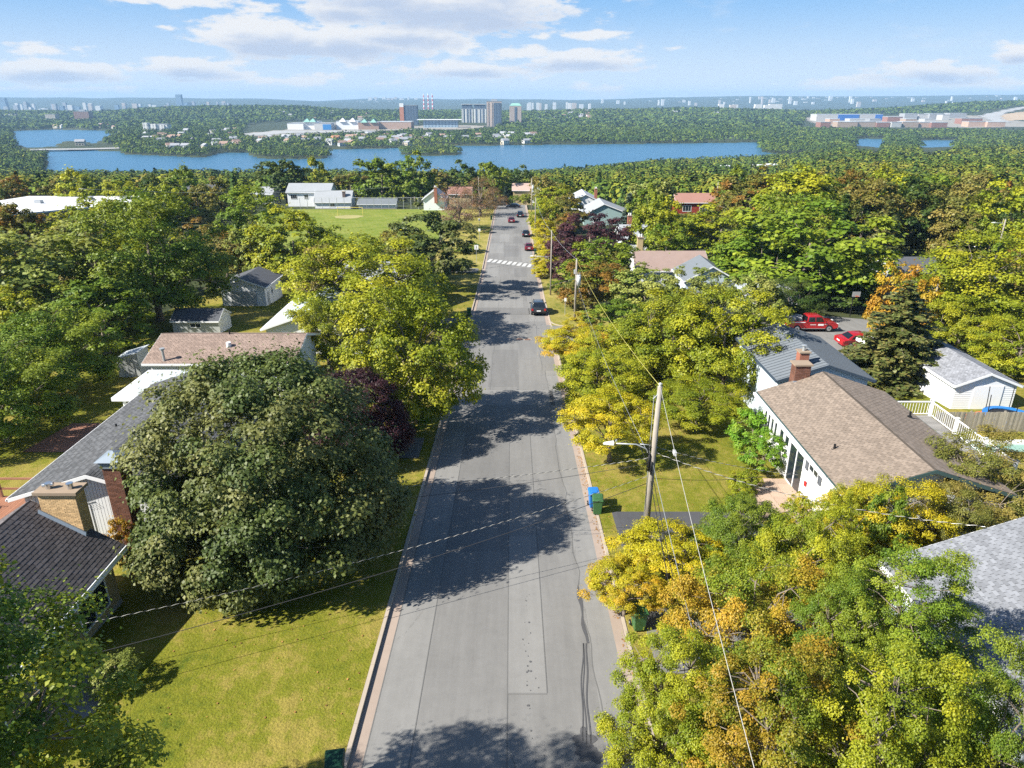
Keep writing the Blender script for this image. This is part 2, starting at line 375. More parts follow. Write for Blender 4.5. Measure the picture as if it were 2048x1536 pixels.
SEAL = mat('crack_sealant', (.135, .134, .132), .8, .1, 9)
CONC = mat('kerb_concrete', (.40, .34, .28), .9, .10, 1.6, bump=.25, bscale=20)
CONCP = mat('gutter_concrete', (.33, .265, .225), .92, .12, 1.2, bump=.25, bscale=20)
PAINTW = mat('road_paint', (.50, .50, .49), .7, .06, 6)
WATERM = mat('lake_water', (.035, .125, .225), .30, .05, .012, bump=.5, bscale=.22, spec=.5, dist=.5)

def yr(y0, y1, st=2.5):
    a = [y0, y1] + [k for k in PY if y0 < k < y1] + list(np.arange(math.ceil(y0 / st) * st, y1, st)); return sorted(set(round(float(v), 3) for v in a))
def strip(name, x0, x1, y0, y1, dz, m, kind='structure', parent=None, fx0=None, fx1=None, st=2.5):
    ys = yr(y0, y1, st); v = []; 
    for y in ys:
        a = fx0(y) if fx0 else x0; b = fx1(y) if fx1 else x1; z = float(np.interp(y, PY, PZ)) + dz; v += [(a, y, z), (b, y, z)]
    f = [(2 * i, 2 * i + 1, 2 * i + 3, 2 * i + 2) for i in range(len(ys) - 1)]
    o = link(np_mesh(name, v, f), name, parent, m); return tag(o, kind=kind)
def sheet(name, pts, dz, m, kind='structure', parent=None):
    o = MB().poly([(x, y, float(np.interp(y, PY, PZ)) + dz) for x, y in pts]).build(name, m, parent); return tag(o, kind=kind) if kind else o

# one ground sheet from behind the camera to the horizon
tc_ = np.concatenate([[-2.4, -1.8, -1.4, -1.15, -1.0], np.linspace(-.9, .9, 320), [1.0, 1.15, 1.4, 1.8, 2.4]])
rr = [0.0]
while rr[-1] < 11800: rr.append(rr[-1] + max(3.0, (rr[-1]) * .0125))
rr = np.array(rr); Y0 = -60
XX = np.clip((rr[:, None] + 30) * tc_[None, :], -13000, 13000); YY = np.repeat((rr + Y0)[:, None], len(tc_), 1)
ZZ = gz(XX, YY); ww = is_water(XX, YY); ZZ = np.where(ww, LAKE - 3, ZZ) - np.where(YY < 260, .09, 0.0)
nr, nc = XX.shape; idx = np.arange(nr * nc).reshape(nr, nc)
ff = np.stack([idx[:-1, :-1].ravel(), idx[:-1, 1:].ravel(), idx[1:, 1:].ravel(), idx[1:, :-1].ravel()], 1)
tag(link(np_mesh('ground', np.stack([XX.ravel(), YY.ravel(), ZZ.ravel()], 1), ff, smooth=True), 'ground', None, GROUND), kind='structure')
tag(MB().poly([(-3000, 760, LAKE), (3000, 760, LAKE), (3000, 2500, LAKE), (-3000, 2500, LAKE)]).build('lake_water', WATERM), kind='structure')

# street
RL, RRX = -5.3, 4.65
def rx1(y): return 4.2 + (0.9 * max(0, min(1, (y - 118) / 6)) * max(0, min(1, (131 - y) / 5)) * 0) 
strip('road', -4.85, 4.2, -12, 236, 0.0, ASPH)
strip('gutter_strip', RL, -4.85, -12, 236, .004, CONCP)
for a, b in ((-12, 74.0), (79.5, 236)): strip('gutter_strip', 4.2, RRX, a, b, .004, CONCP)
def kerb(x0, x1, y0, y1, h=.13):
    ys = yr(y0, y1); m = MB(); v = []; 
    for y in ys:
        z = float(np.interp(y, PY, PZ)); v += [(x0, y, z - .2), (x1, y, z - .2), (x1 - .015, y, z + h), (x0 + .015, y, z + h)]
    f = [(4 * i + a, 4 * i + 4 + a, 4 * i + 4 + (a + 1) % 4, 4 * i + (a + 1) % 4) for i in range(len(ys) - 1) for a in range(4)] + [(0, 1, 2, 3), (4 * len(ys) - 1, 4 * len(ys) - 2, 4 * len(ys) - 3, 4 * len(ys) - 4)]
    return tag(m.add(v, f).build('kerb', CONC), kind='structure')
DRL = [(41.0, 44.6), (82, 85.5), (121.5, 126)]; DRR = [(20.5, 24.6), (29.8, 33.5), (72.5, 80.5)]
def gaps(lo, hi, g):
    out = []; a = lo
    for s, e in g: out.append((a, s)); a = e
    return out + [(a, hi)]
kj = 0
for a, b in gaps(-12, 236, DRL):
    y = a
    while y < b - .3:
        e = min(b, y + (3.0 if y < 110 else 30)); kerb(RL - .18, RL, y + .006, e - .006); y = e
for a, b in gaps(-12, 236, DRR):
    y = a
    while y < b - .3:
        e = min(b, y + (3.0 if y < 110 else 30)); kerb(RRX, RRX + .18, y + .006, e - .006); y = e
for s, e in DRL: kerb(RL - .18, RL, s + .006, e - .006, .03)
for s, e in DRR[:2]: kerb(RRX, RRX + .18, s + .006, e - .006, .03)
# kerb return where the side street joins
for k in range(6):
    t0, t1 = math.pi * (1 + k / 12), math.pi * (1 + (k + 1) / 12); cx, cy_, r = 7.6, 83.3, 2.85
    m = MB(); P = []
    for t_, rr_ in ((t0, r), (t0, r - .2), (t1, r - .2), (t1, r)): P.append((cx + math.cos(t_) * rr_, cy_ + math.sin(t_) * rr_ * .98))
    zz = [float(np.interp(p[1], PY, PZ)) for p in P]
    m.hexa([(p[0], p[1], z - .2) for p, z in zip(P, zz)] + [(p[0], p[1], z + .14) for p, z in zip(P, zz)]); tag(m.build('kerb', CONC), kind='structure')
# lawns and verges
strip('lawn', -46, RL - .18, -12, 110, .10, LAWN)
strip('verge', -16, RL - .18, 110, 222, .10, LAWN2); strip('verge', RRX + .18, 12, 80.5, 220, .10, LAWN2)
strip('lawn', RRX + .18, 30, -12, 72.5, .10, LAWN); strip('lawn', 30, 48, -12, 66, .10, LAWN)
strip('lawn', -46, -16, 110, 140, .10, LAWN)
strip('sports_field', -75, -17, 146, 222, .08, FIELD)
# driveways, side street and the paved court
def drive(x_out, x_in, y0, y1, m, name='driveway'):
    s = 1 if x_in > x_out else -1; v = []; 
    for x, dz in ((x_out, .035), (x_out + s * 1.0, .125), (x_in, .125)):
        for y in (y0, y1): v.append((x, y, float(np.interp(y, PY, PZ)) + dz))
    return tag(MB().add(v, [(0, 1, 3, 2), (2, 3, 5, 4)]).build(name, m), kind='structure')
drive(4.84, 13.5, 29.8, 33.5, ASPHN); drive(4.84, 14.5, 20.5, 24.6, ASPHD); drive(RL - .17, -16, 41.0, 44.6, ASPHD); drive(RL - .17, -15, 82, 85.5, ASPHD); drive(RL - .17, -20, 121.5, 126, ASPHD)
sheet('side_street', [(4.2, 72.5), (7, 73.2), (31, 73.2), (31, 80.3), (7, 80.3), (4.2, 81.5)], .128, ASPH)
sheet('side_street', [(4.15, 72.3), (6.2, 72.9), (6.2, 80.5), (4.15, 81.6)], .02, ASPH)
sheet('paved_court', [(29, 66.5), (43, 66.5), (47, 72), (46, 84), (40, 87), (31, 86), (29, 80)], .134, ASPH)
# resurfacing strips, patches and seams
strip('asphalt_patch', -4.85, -3.35, 13, 46, .004, ASPHL); strip('asphalt_patch', -.15, 1.28, 19.6, 31, .004, ASPHL); strip('asphalt_patch', -.15, 1.28, 31, 46, .004, ASPH)
strip('asphalt_patch', -3.3, -.2, 29.5, 47, .004, ASPHD); strip('asphalt_patch', 3.15, 4.2, -5, 62, .004, ASPHL)
rp = random.Random(4)
for (a, b, c, d, m) in [(-4.6, -2.6, 76, 84, ASPHD), (-4.7, 2.4, 88.5, 92.6, ASPHD), (-2.1, .6, 57, 70, ASPHD), (-4.8, 1.6, 93, 101, ASPHL), (2.2, 4.15, 84, 104, ASPHL), (.4, 2.6, 118, 127, ASPHD), (-4.5, -2.4, 118, 130, ASPHL), (-1.6, 1.4, 139, 153, ASPHD), (-4.6, -1.8, 143, 156, ASPHL), (.3, 2.2, 156, 166, ASPHD), (-2.8, -.6, 158, 170, ASPHL), (.5, 2.4, 171, 178, ASPHD), (.2, 2.2, 185, 196, ASPHD), (-3.8, -1.4, 198, 207, ASPHL), (1.9, 4.1, 131, 150, ASPHL), (-4.8, .5, 104, 110, ASPHD), (-3, 3.5, 52, 56, ASPHL)]:
    strip('asphalt_patch', a, b, c, d, .004, m)
def seam(x, y0, y1, wv=.02, wig=0, seed=1, m=SEAL, dz=.008):
    fx = lambda y: x + wig * (float(vnoise(np.array([0.]), np.array([y]), 1.7, seed)[0]) - .5) * 2
    strip('road_seam', 0, 0, y0, y1, dz, m, fx0=lambda y: fx(y) - wv, fx1=lambda y: fx(y) + wv, st=.6 if wig else 2.5)
seam(-3.34, 12, 50, .018); seam(-.17, 10, 47, .018); seam(3.14, 12, 62, .02, .16, 3); seam(1.3, 19.6, 46, .014); seam(-4.84, 10, 110, .02); seam(2.9, 62, 104, .018, .1, 7); seam(-1.9, 56, 118, .014, .12, 8)
strip('road_seam', -.15, 1.28, 19.52, 19.6, .008, ASPHD); strip('road_seam', -4.7, 3.3, 88.3, 88.5, .008, SEAL)
# oil stain and drips near the right gutter
STAIN = mat('damp_stain', (.085, .085, .09), .7, .15, 5); ST_ = []
for k, (x, y, a, b) in enumerate([(2.45, 17.3, .34, .55), (2.62, 16.75, .45, .28), (2.3, 17.0, .2, .3)]):
    pts = [(x + a * math.cos(t) * (1 + .28 * math.sin(5 * t + k) + .12 * math.sin(11 * t)), y + b * math.sin(t) * (1 + .28 * math.sin(5 * t + k))) for t in np.linspace(0, 2 * math.pi, 36)[:-1]]
    sheet('oil_stain', pts, .012 + k * .002, STAIN)
for k, (xo, w_) in enumerate(((2.42, .022), (2.52, .022), (2.64, .03))):
    f_ = lambda y, xo=xo, k=k: xo + .50 * max(0, min(1, (y - 17.2) / 5.4)) ** 1.5 * (1 if k == 0 else .85) + .03 * math.sin(y * 2.1 + k)
    strip('oil_stain', 0, 0, 17.2, 22.4, .012, STAIN, fx0=lambda y: f_(y) - w_, fx1=lambda y: f_(y) + w_, st=.4)
strip('oil_stain', 0, 0, 22.4, 26.5, .012, STAIN, fx0=lambda y: 2.98 - .06 * math.sin(y * 3), fx1=lambda y: 3.1 + .05 * math.sin(y * 2.3), st=.4)
rs = random.Random(9)
m = MB()
for k in range(40):
    y = rs.uniform(14.8, 26); x = .62 + rs.gauss(0, .16); s = rs.uniform(.012, .045); z = float(np.interp(y, PY, PZ)) + .0125
    m.poly([(x + s * math.cos(t) * rs.uniform(.6, 1.3), y + 1.3 * s * math.sin(t) * rs.uniform(.6, 1.3), z) for t in np.linspace(0, 6.28, 7)[:-1]])
tag(m.build('road_specks', STAIN), kind='stuff')
LIT = mat('fallen_leaves', (.30, .16, .05), .8, 0, island=.5); V_ = []
for k in range(500):
    y = rs.uniform(24, 60) if k % 3 else rs.uniform(14, 45); x = RRX - abs(rs.gauss(0, .16)) if k % 4 else RRX + .2 + abs(rs.gauss(0, 1.2)); s_ = rs.uniform(.02, .05); z = float(np.interp(y, PY, PZ)) + (.014 if x < RRX else .12); a = rs.uniform(0, 6.28)
    if RRX < x < RRX + .18: continue
    V_ += [(x + s_ * math.cos(a + q * math.pi / 2), y + s_ * 1.4 * math.sin(a + q * math.pi / 2), z + .01 * (q % 2)) for q in range(4)]
for k in range(260):
    x, y = (rs.uniform(-14, -5.8), rs.uniform(17, 44)) if k % 2 else (rs.uniform(5.2, 15), rs.uniform(34, 50)); s_ = rs.uniform(.02, .045); z = float(np.interp(y, PY, PZ)) + .125; a = rs.uniform(0, 6.28); V_ += [(x + s_ * math.cos(a + q * math.pi / 2), y + s_ * 1.4 * math.sin(a + q * math.pi / 2), z + .01 * (q % 2)) for q in range(4)]
tag(link(np_mesh('fallen_leaves', V_, np.arange(len(V_)).reshape(-1, 4)), 'fallen_leaves', None, LIT), kind='stuff')
# crosswalk and manhole covers
cwk = empty('crosswalk', (0, 131, 0), kind='structure')
for k in range(9):
    x = -4.3 + k * .95; y = 134.6 - k * .66; z = float(np.interp(y, PY, PZ)) + .01
    o = MB().poly([(x - .62, y - 1.6, z + .085 * .8 * .3), (x + .05, y - 1.6, z), (x + .62, y + 1.6, z - .0), (x - .05, y + 1.6, z)]).build('stripe', PAINTW); o.parent = cwk; o.location = (0, -131, 0)
    for p in o.data.vertices: p.co.z = float(np.interp(p.co.y, PY, PZ)) + .012
IRON = mat('rusty_iron', (.20, .11, .08), .8, .2, 8, bump=.3, bscale=20)
for x, y, lb in ((.85, 74.6, 'round rusty manhole cover in the middle of the street, the left of a pair'), (1.75, 74.4, 'round rusty manhole cover in the middle of the street, the right of a pair')):
    z = g1(x, y); m = MB().cyl((0, 0, -.02), (0, 0, .014), .36, n=24); o = m.build('cover_plate', IRON)
    e = empty('manhole_cover', (x, y, z), label=lb, cat='manhole cover', group='manhole covers in the street'); o.parent = e
    r_ = MB()
    for k in range(24):
        a, b = 2 * math.pi * k / 24, 2 * math.pi * (k + 1) / 24
        r_.hexa([(math.cos(t) * q, math.sin(t) * q, zz) for zz in (-.02, .018) for t, q in ((a, .37), (a, .44), (b, .44), (b, .37))])
    r_.build('cover_ring', CONC, e)

# ---------------------------------------------------------------- roofs, walls, windows
CAMV = Vector((0, 0, CAMZ))
def shmat(name, col, k=.22, var=.14):
    a = mat(name, col, .9, var, .9, obj_rand=k, bump=.3, bscale=40, dist=.004, spec=.2); b = mat(name + '_run', col, .9, var, .9, island=k, bump=.3, bscale=40, dist=.004, spec=.2); return a, b
def shingles(roof, O, U, V, Lu, Lv, mats, w=.33, e=.15, nparts=300, budget=None, th=.014):
    """lay overlapping shingle tabs over a slope: O eave corner, U along the eave, V up the slope (world space)"""
    O, U, V = Vector(O), Vector(U).normalized(), Vector(V).normalized(); N = U.cross(V); N = -N if N.z < 0 else N; N.normalize()
    rs = random.Random(int(abs(O.x * 97 + O.y * 31))); tabs = []; nv = int(Lv / e); nu = int(Lu / w) + 1
    for i in range(nv):
        for j in range(-1, nu):
            a = j * w + (i % 2) * w * .5 + (i % 3) * .03; b = a + w - .022; a = max(a, 0); b = min(b, Lu)
            if b - a < .05: continue
            p = O + U * ((a + b) / 2) + V * (i * e)
            d = p - CAMV; c_, s_ = math.cos(R(PITCH)), math.sin(R(PITCH)); D = d.y * c_ - d.z * s_
            u = 1024 + F * d.x / D if D > 0 else -9e9; v = 768 - F * (d.y * s_ + d.z * c_) / D if D > 0 else 9e9
            vis = -20 < u < 2068 and -20 < v < 1556
            tabs.append((0 if vis else 1, d.length, a, b, i))
    tabs.sort(); npart = min(nparts, sum(1 for t in tabs if t[0] == 0 and abs(t[3] - t[2] - (w - .022)) < 1e-4))
    me = None; done = 0; rest = MB(); M3 = None
    from mathutils import Matrix
    Lw = w - .022
    lm = MB().hexa([(-Lw / 2, -.012, .004), (Lw / 2, -.012, .004), (Lw / 2, e * 1.02, .001), (-Lw / 2, e * 1.02, .001), (-Lw / 2, -.012, .004 + th), (Lw / 2, -.012, .004 + th), (Lw / 2, e * 1.02, .007), (-Lw / 2, e * 1.02, .007)])
    for t in tabs:
        _, _, a, b, i = t; up = rs.uniform(0, .004)
        if done < npart and abs(b - a - Lw) < 1e-4 and t[0] == 0:
            if me is None:
                me = lm.mesh('shingle'); me.materials.append(mats[0])
            o = bpy.data.objects.new('shingle', me); C.objects.link(o)
            p = O + U * ((a + b) / 2) + V * (i * e) + N * up
            o.matrix_world = Matrix(((U.x, V.x, N.x, p.x), (U.y, V.y, N.y, p.y), (U.z, V.z, N.z, p.z), (0, 0, 0, 1)))
            o.parent = roof; done += 1
        else:
            P = lambda q, r, s: O + U * q + V * (i * e + r) + N * (s + up)
            rest.add([P(a, -.012, .004 + th), P(b, -.012, .004 + th), P(b, e * 1.02, .007), P(a, e * 1.02, .007), P(a, -.012, .001), P(b, -.012, .001)], [(0, 1, 2, 3), (4, 5, 1, 0)])
    if rest.f:
        me2 = bpy.data.meshes.new('shingle_field'); me2.from_pydata([tuple(v) for v in rest.v], [], rest.f); me2.materials.append(mats[1]); me2.update()
        o = bpy.data.objects.new('shingle_field', me2); C.objects.link(o); o.parent = roof; tag(o, kind='stuff')
def window(parent, c, wd, ht, face, cols=1, rows=1, frame=TRIM, fr=.06, dep=.05, label=None):
    """window centred on a wall face; face is one of +x -x +y -y"""
    ax = {'+x': (0, 1, 1), '-x': (0, -1, -1), '-y': (1, 0, -1), '+y': (-1, 0, 1)}[face]; out = {'+x': (1, 0), '-x': (-1, 0), '+y': (0, 1), '-y': (0, -1)}[face]
    def B(m, a0, a1, z0, z1, d0, d1):
        xs = [c[0] + abs(ax[0]) * a0 + out[0] * d0, c[0] + abs(ax[0]) * a1 + out[0] * d1]; ysv = [c[1] + abs(ax[1]) * a0 + out[1] * d0, c[1] + abs(ax[1]) * a1 + out[1] * d1]
        m.box(min(xs), max(xs), min(ysv), max(ysv), c[2] + z0, c[2] + z1)
    f = MB(); h2, w2 = ht / 2, wd / 2
    B(f, -w2, -w2 + fr, -h2, h2, -.03, dep); B(f, w2 - fr, w2, -h2, h2, -.03, dep); B(f, -w2 + fr, w2 - fr, h2 - fr, h2, -.03, dep); B(f, -w2 + fr, w2 - fr, -h2, -h2 + fr, -.03, dep + .02)
    for k in range(1, cols): B(f, -w2 + wd * k / cols - .02, -w2 + wd * k / cols + .02, -h2 + fr, h2 - fr, -.02, dep * .8)
    for k in range(1, rows): B(f, -w2 + fr, w2 - fr, -h2 + ht * k / rows - .015, -h2 + ht * k / rows + .015, -.02, dep * .7)
    o = f.build('window', frame, parent)
    if label: tag(o, label)
    for k in range(cols):
        g = MB(); a0 = -w2 + fr + (wd - 2 * fr) * k / cols; a1 = -w2 + fr + (wd - 2 * fr) * (k + 1) / cols
        B(g, a0 + .01, a1 - .01, -h2 + fr, h2 - fr, -.02, dep * .35); g.build('pane', GLASS, o)
    return o
def siding(parent, poly, axis, at, out, pitch, m, vertical=False, th=.02):
    """lapped boards over a wall polygon given in (a, z); axis is the wall's normal axis"""
    n = len(poly); mb = MB()
    def span(val, k):
        xs = []
        for i in range(n):
            p, q = poly[i], poly[(i + 1) % n]
            if (p[k] - val) * (q[k] - val) <= 0 and p[k] != q[k]: xs.append(p[1 - k] + (q[1 - k] - p[1 - k]) * (val - p[k]) / (q[k] - p[k]))
        return (min(xs), max(xs)) if len(xs) >= 2 else None
    k = 0 if vertical else 1; lo = min(p[k] for p in poly); hi = max(p[k] for p in poly); v = lo
    while v < hi - .01:
        e = min(v + pitch, hi); sA, sB = span(v + .002, k), span(e - .002, k)
        if sA and sB:
            if vertical: q = [(v + .012, sA[0]), (e - .012, sB[0]), (e - .012, sB[1]), (v + .012, sA[1])]; o_ = [th, th, th, th]
            else: q = [(sA[0], v), (sA[1], v), (sB[1], e), (sB[0], e)]; o_ = [th, th, .003, .003]
            if axis == 'y': A = [(a, at + out * .0, z) for a, z in q]; B = [(a, at + out * d, z) for (a, z), d in zip(q, o_)]
            else: A = [(at, a, z) for a, z in q]; B = [(at + out * d, a, z) for (a, z), d in zip(q, o_)]
            mb.hexa(A + B)
        v = e
    return tag(mb.build('siding', m, parent), kind='stuff')
def brick_stack(parent, x0, x1, y0, y1, z0, z1, bm, mortar, name='chimney', bl=.20, bh=.066, j=.011, faces=('-y', '+x', '-x'), parts=True, label=None):
    ch = MB().box(x0, x1, y0, y1, z0, z1).build(name, mortar, parent)
    if label: tag(ch, label)
    if not parts: return ch
    ms = {}
    def brick(ln, c, face):
        key = (round(ln, 3), face in ('-y', '+y'))
        if key not in ms:
            h = (bh - j) / 2; l = (ln - j) / 2
            me = (MB().box(-l, l, -.035, .035, -h, h) if key[1] else MB().box(-.035, .035, -l, l, -h, h)).mesh('brick'); me.materials.append(bm); ms[key] = me
        o = bpy.data.objects.new('brick', ms[key]); C.objects.link(o); o.location = c; o.parent = ch
    rs = random.Random(5); r = 0; z = z0 + bh / 2
    while z < z1 - bh / 2:
        for face in faces:
            a0, a1 = (x0, x1) if face in ('-y', '+y') else (y0, y1); L = a1 - a0; n = max(1, round(L / bl)); b = L / n; st = 0 if r % 2 == 0 else b / 2; a = a0
            segs = [];
            if st: segs.append((a, a + st)); a += st
            while a < a1 - .01: segs.append((a, min(a + b, a1))); a += b
            for s, e in segs:
                off = -.028 + rs.uniform(-.004, .006); c = (s + e) / 2
                p = {'-y': (c, y0 - off - .045 + .0, z), '+y': (c, y1 + off + .045, z), '+x': (x1 + off + .045 - .0, c, z), '-x': (x0 - off - .045, c, z)}[face]
                p = {'-y': (c, y0 + .035 - .012 + rs.uniform(-.004, .003), z), '+x': (x1 - .035 + .012 + rs.uniform(-.003, .004), c, z), '-x': (x0 + .035 - .012 + rs.uniform(-.004, .003), c, z), '+y': (c, y1 - .035 + .012, z)}[face]
                brick(e - s, p, face)
        z += bh; r += 1
    return ch
def under(col): return mat('roof_underlay', [c * .33 for c in col], .95, .1)
def gable_house(name, label, x0, x1, y0, y1, ze, zr, axis, wall, roofm, cat='house', group=None, zg=None, oh=.4, ridge=None, th=.16, gable=None, trim=TRIM, sh=None, shw=.33, she=.15, nparts=300, found=True):
    """x0..y1 are the roof's outer edges; walls stand inside by oh. axis = ridge direction. returns root, roof"""
    zg = min(g1(a, b) for a in (x0, x1) for b in (y0, y1)) if zg is None else zg
    h = empty(name, ((x0 + x1) / 2, (y0 + y1) / 2, zg), label=label, cat=cat, group=group); L = Vector(h.location)
    def put(o): o.location = -L; return o
    a0, a1 = (x0, x1) if axis == 'y' else (y0, y1); rd = (a0 + a1) / 2 if ridge is None else ridge; b0, b1 = (y0, y1) if axis == 'y' else (x0, x1)
    def zat(a): return ze + (zr - ze) * (1 - abs(a - rd) / ((rd - a0) if a < rd else (a1 - rd)))
    wo = [(a0 + oh, zg - .4), (a1 - oh, zg - .4), (a1 - oh, zat(a1 - oh) - th * .9), (rd, zr - th * .9), (a0 + oh, zat(a0 + oh) - th * .9)]
    w_ = put(MB().prism(wo, b0 + oh, b1 - oh, axis).build('wall', wall, h))
    if found:
        f = MB(); X0, X1, Y0_, Y1_ = x0 + oh - .03, x1 - oh + .03, y0 + oh - .03, y1 - oh + .03; zt = zg + .35; f.box(X0, X1, Y0_, Y1_, zg - .5, zt); put(f.build('foundation', FOUND, h))
    r = MB(); n_ = th
    for a, sgn in ((a0, -1), (a1, 1)):
        P = lambda aa, zz, bb: (aa, bb, zz) if axis == 'y' else (bb, aa, zz)
        r.hexa([P(a, ze - th, b0), P(rd, zr - th, b0), P(rd, zr - th, b1), P(a, ze - th, b1), P(a, ze, b0), P(rd, zr, b0), P(rd, zr, b1), P(a, ze, b1)])
    ro = put(r.build('roof', roofm, h))
    tm = MB()
    for b, d in ((b0, -1), (b1, 1)):
        for a in (a0, a1):
            P = lambda aa, zz, bb: (aa, bb, zz) if axis == 'y' else (bb, aa, zz); e = b + d * .03
            tm.hexa([P(a, ze - th - .04, b), P(rd, zr - th - .04, b), P(rd, zr - th - .04, e), P(a, ze - th - .04, e), P(a, ze - .01, b), P(rd, zr - .01, b), P(rd, zr - .01, e), P(a, ze - .01, e)])
    for a, d in ((a0, -1), (a1, 1)):
        lo, hi = sorted((a, a + d * .09))
        if axis == 'y': tm.box(lo, hi, b0, b1, ze - th - .02, ze - .02)
        else: tm.box(b0, b1, lo, hi, ze - th - .02, ze - .02)
    put(tm.build('fascia', trim, h))
    if sh:
        for a, d in ((a0, 1), (a1, -1)):
            run = abs(rd - a); Lv = math.hypot(run, zr - ze)
            if axis == 'y': O = (a, b0, ze); U = (0, 1, 0); V = (d * run, 0, zr - ze)
            else: O = (b0, a, ze); U = (1, 0, 0); V = (0, d * run, zr - ze)
            vis = nparts if (axis == 'y' and ((d == 1) == (rd > 0) or abs(rd) > 14)) or (axis == 'x' and d == 1) else 0
            shingles(ro, O, U, V, b1 - b0, Lv, sh, shw, she, vis)
    h['_L'] = tuple(L)
    return h, ro, put
# ---------------------------------------------------------------- houses near the camera
BROWNSH = shmat('brown_shingles', (.225, .182, .150), .17); DARKSH = shmat('dark_plum_shingles', (.120, .108, .112), .20); GREYSH = shmat('charcoal_shingles', (.095, .098, .105), .30)
PALESH = shmat('pale_grey_shingles', (.200, .210, .235), .20); TAUPESH = shmat('taupe_shingles', (.26, .195, .165), .16)
SIDW = mat('white_siding', (.74, .76, .79), .55, .03, 1); SIDB = mat('pale_blue_siding', (.50, .58, .66), .6, .04, 1); SIDT = mat('teal_siding', (.30, .42, .42), .6, .05, 1); SIDR = mat('red_siding', (.28, .04, .03), .7, .06, 1); SIDG = mat('grey_siding', (.42, .44, .45), .6, .05, 1)
TANBR = mat('tan_brick', (.62, .42, .22), .85, .12, 5, obj_rand=.22, bump=.3, bscale=30); DKBR = mat('brown_brick', (.155, .072, .050), .85, .12, 5, obj_rand=.30, bump=.3, bscale=30)
MORT = mat('mortar', (.26, .22, .18), .95, .08); MORTD = mat('dark_mortar', (.15, .12, .10), .95, .08); TANW = mat('tan_brick_wall', (.42, .33, .18), .9, .1)
CAPC = mat('chimney_cap_concrete', (.30, .23, .17), .9, .12); FLASH = mat('lead_flashing', (.27, .32, .38), .45, .08, metal=.4); REDBR = mat('red_brick_wall', (.30, .12, .08), .9, .12, 6)
PINKR = mat('rust_brown_roof', (.30, .16, .13), .9, .08); GREYR = mat('grey_roof', (.30, .32, .35), .9, .10, 1.2, bump=.3, bscale=9); BLUER = mat('blue_grey_roof', (.15, .17, .195), .75, .08, 1); DKR = mat('dark_roof', (.085, .09, .105), .9, .16, 1.4, bump=.3, bscale=7)
WOODD = mat('red_cedar_boards', (.30, .14, .085), .75, .12, 3, obj_rand=.12); WHITER = mat('white_membrane_roof', (.44, .48, .52), .7, .06, .4); WOODF = mat('weathered_fence_wood', (.30, .27, .22), .9, .12, 4, obj_rand=.22, bump=.4, bscale=22)
PATIO = mat('patio_flagstone', (.42, .31, .24), .9, .1, 2, obj_rand=.1)

# tan-chimneyed house at the lower left
h, ro, put = gable_house('house', 'dark plum-roofed brick house at lower left with a broad tan brick chimney', -23.8, -16.8, 13, 25.5, .7, 2.95, 'y', TANW, under((.085, .075, .085)), ridge=-20.3, oh=.45, sh=DARKSH, shw=.33, she=.17)
for yy, wd in ((23.3, 2.0), (20.3, 1.9), (16.8, 1.9)): put(window(h, (-17.25, yy, -.75), wd, 1.35, '+x', 2, 1))
put(MB().box(-16.86, -16.66, 13, 25.5, .46, .54).build('gutter', TRIM, h))
ch = brick_stack(h, -19.65, -18.1, 25.12, 25.75, -2.2, 3.45, TANBR, MORT, label='broad tan brick chimney with a flat cap'); put(ch)
MB().box(-19.78, -17.97, 25.0, 25.88, 3.45, 3.58).build('cap', CAPC, ch)
fl = MB()
for xx in (-19.3, -18.4): fl.cyl((xx, 25.4, 3.58), (xx, 25.4, 3.80), .12); fl.cyl((xx, 25.4, 3.80), (xx, 25.4, 3.83), .14)
fl.cyl((-19.5, 25.35, 3.74), (-19.1, 25.45, 3.76), .09)
fl.build('flue', CHROME, ch)
zl = lambda x: .7 + (2.95 - .7) * (x + 16.8) / (-20.3 + 16.8)
put(MB().hexa([(-19.75, 24.98, zl(-19.75) - .02), (-18.0, 24.98, zl(-18.0) - .02), (-18.0, 25.14, zl(-18.0) - .02), (-19.75, 25.14, zl(-19.75) - .02), (-19.75, 25.05, zl(-19.75) + .16), (-18.0, 25.05, zl(-18) + .16), (-18.0, 25.10, zl(-18.0) + .16), (-19.75, 25.10, zl(-19.75) + .16)]).build('flashing', FLASH, h))
# white gabled house with the long charcoal roof
h, ro, put = gable_house('house', 'white-sided house with a charcoal shingle roof and tall brown brick chimney beside its gable', -24.0, -16.0, 28.8, 43.3, 1.0, 2.3, 'y', SIDW, under((.155, .16, .175)), oh=.45, sh=GREYSH, shw=.33, she=.15)
put(siding(h, [(-23.5, -2.3), (-16.5, -2.3), (-16.5, .78), (-20, 1.95), (-23.5, .78)], 'y', 29.25, -1, .16, SIDW, vertical=True))
put(MB().box(-24.14, -24.02, 28.8, 43.3, .84, .92).box(-16.0, -15.88, 28.8, 43.3, .84, .92).build('gutter', TRIM, h))
ch = brick_stack(h, -18.55, -17.75, 27.9, 28.75, -2.5, 3.15, DKBR, MORTD, label='tall dark brown brick chimney with a metal hood'); put(ch)
MB().box(-18.63, -17.67, 27.82, 28.83, 3.15, 3.42).build('cap', FLASH, ch)
MB().add([(-18.75, 27.7, 3.5), (-17.55, 27.7, 3.5), (-17.55, 28.95, 3.5), (-18.75, 28.95, 3.5), (-18.15, 28.32, 3.82)], [(0, 1, 4), (1, 2, 4), (2, 3, 4), (3, 0, 4), (0, 3, 2, 1)]).build('hood', FLASH, ch)
for xx, yy in ((-22.2, 35.5), (-22.8, 40.2)): put(MB().cyl((xx, yy, 1.2), (xx, yy, 1.75), .05).build('vent_pipe', BLACK, h))
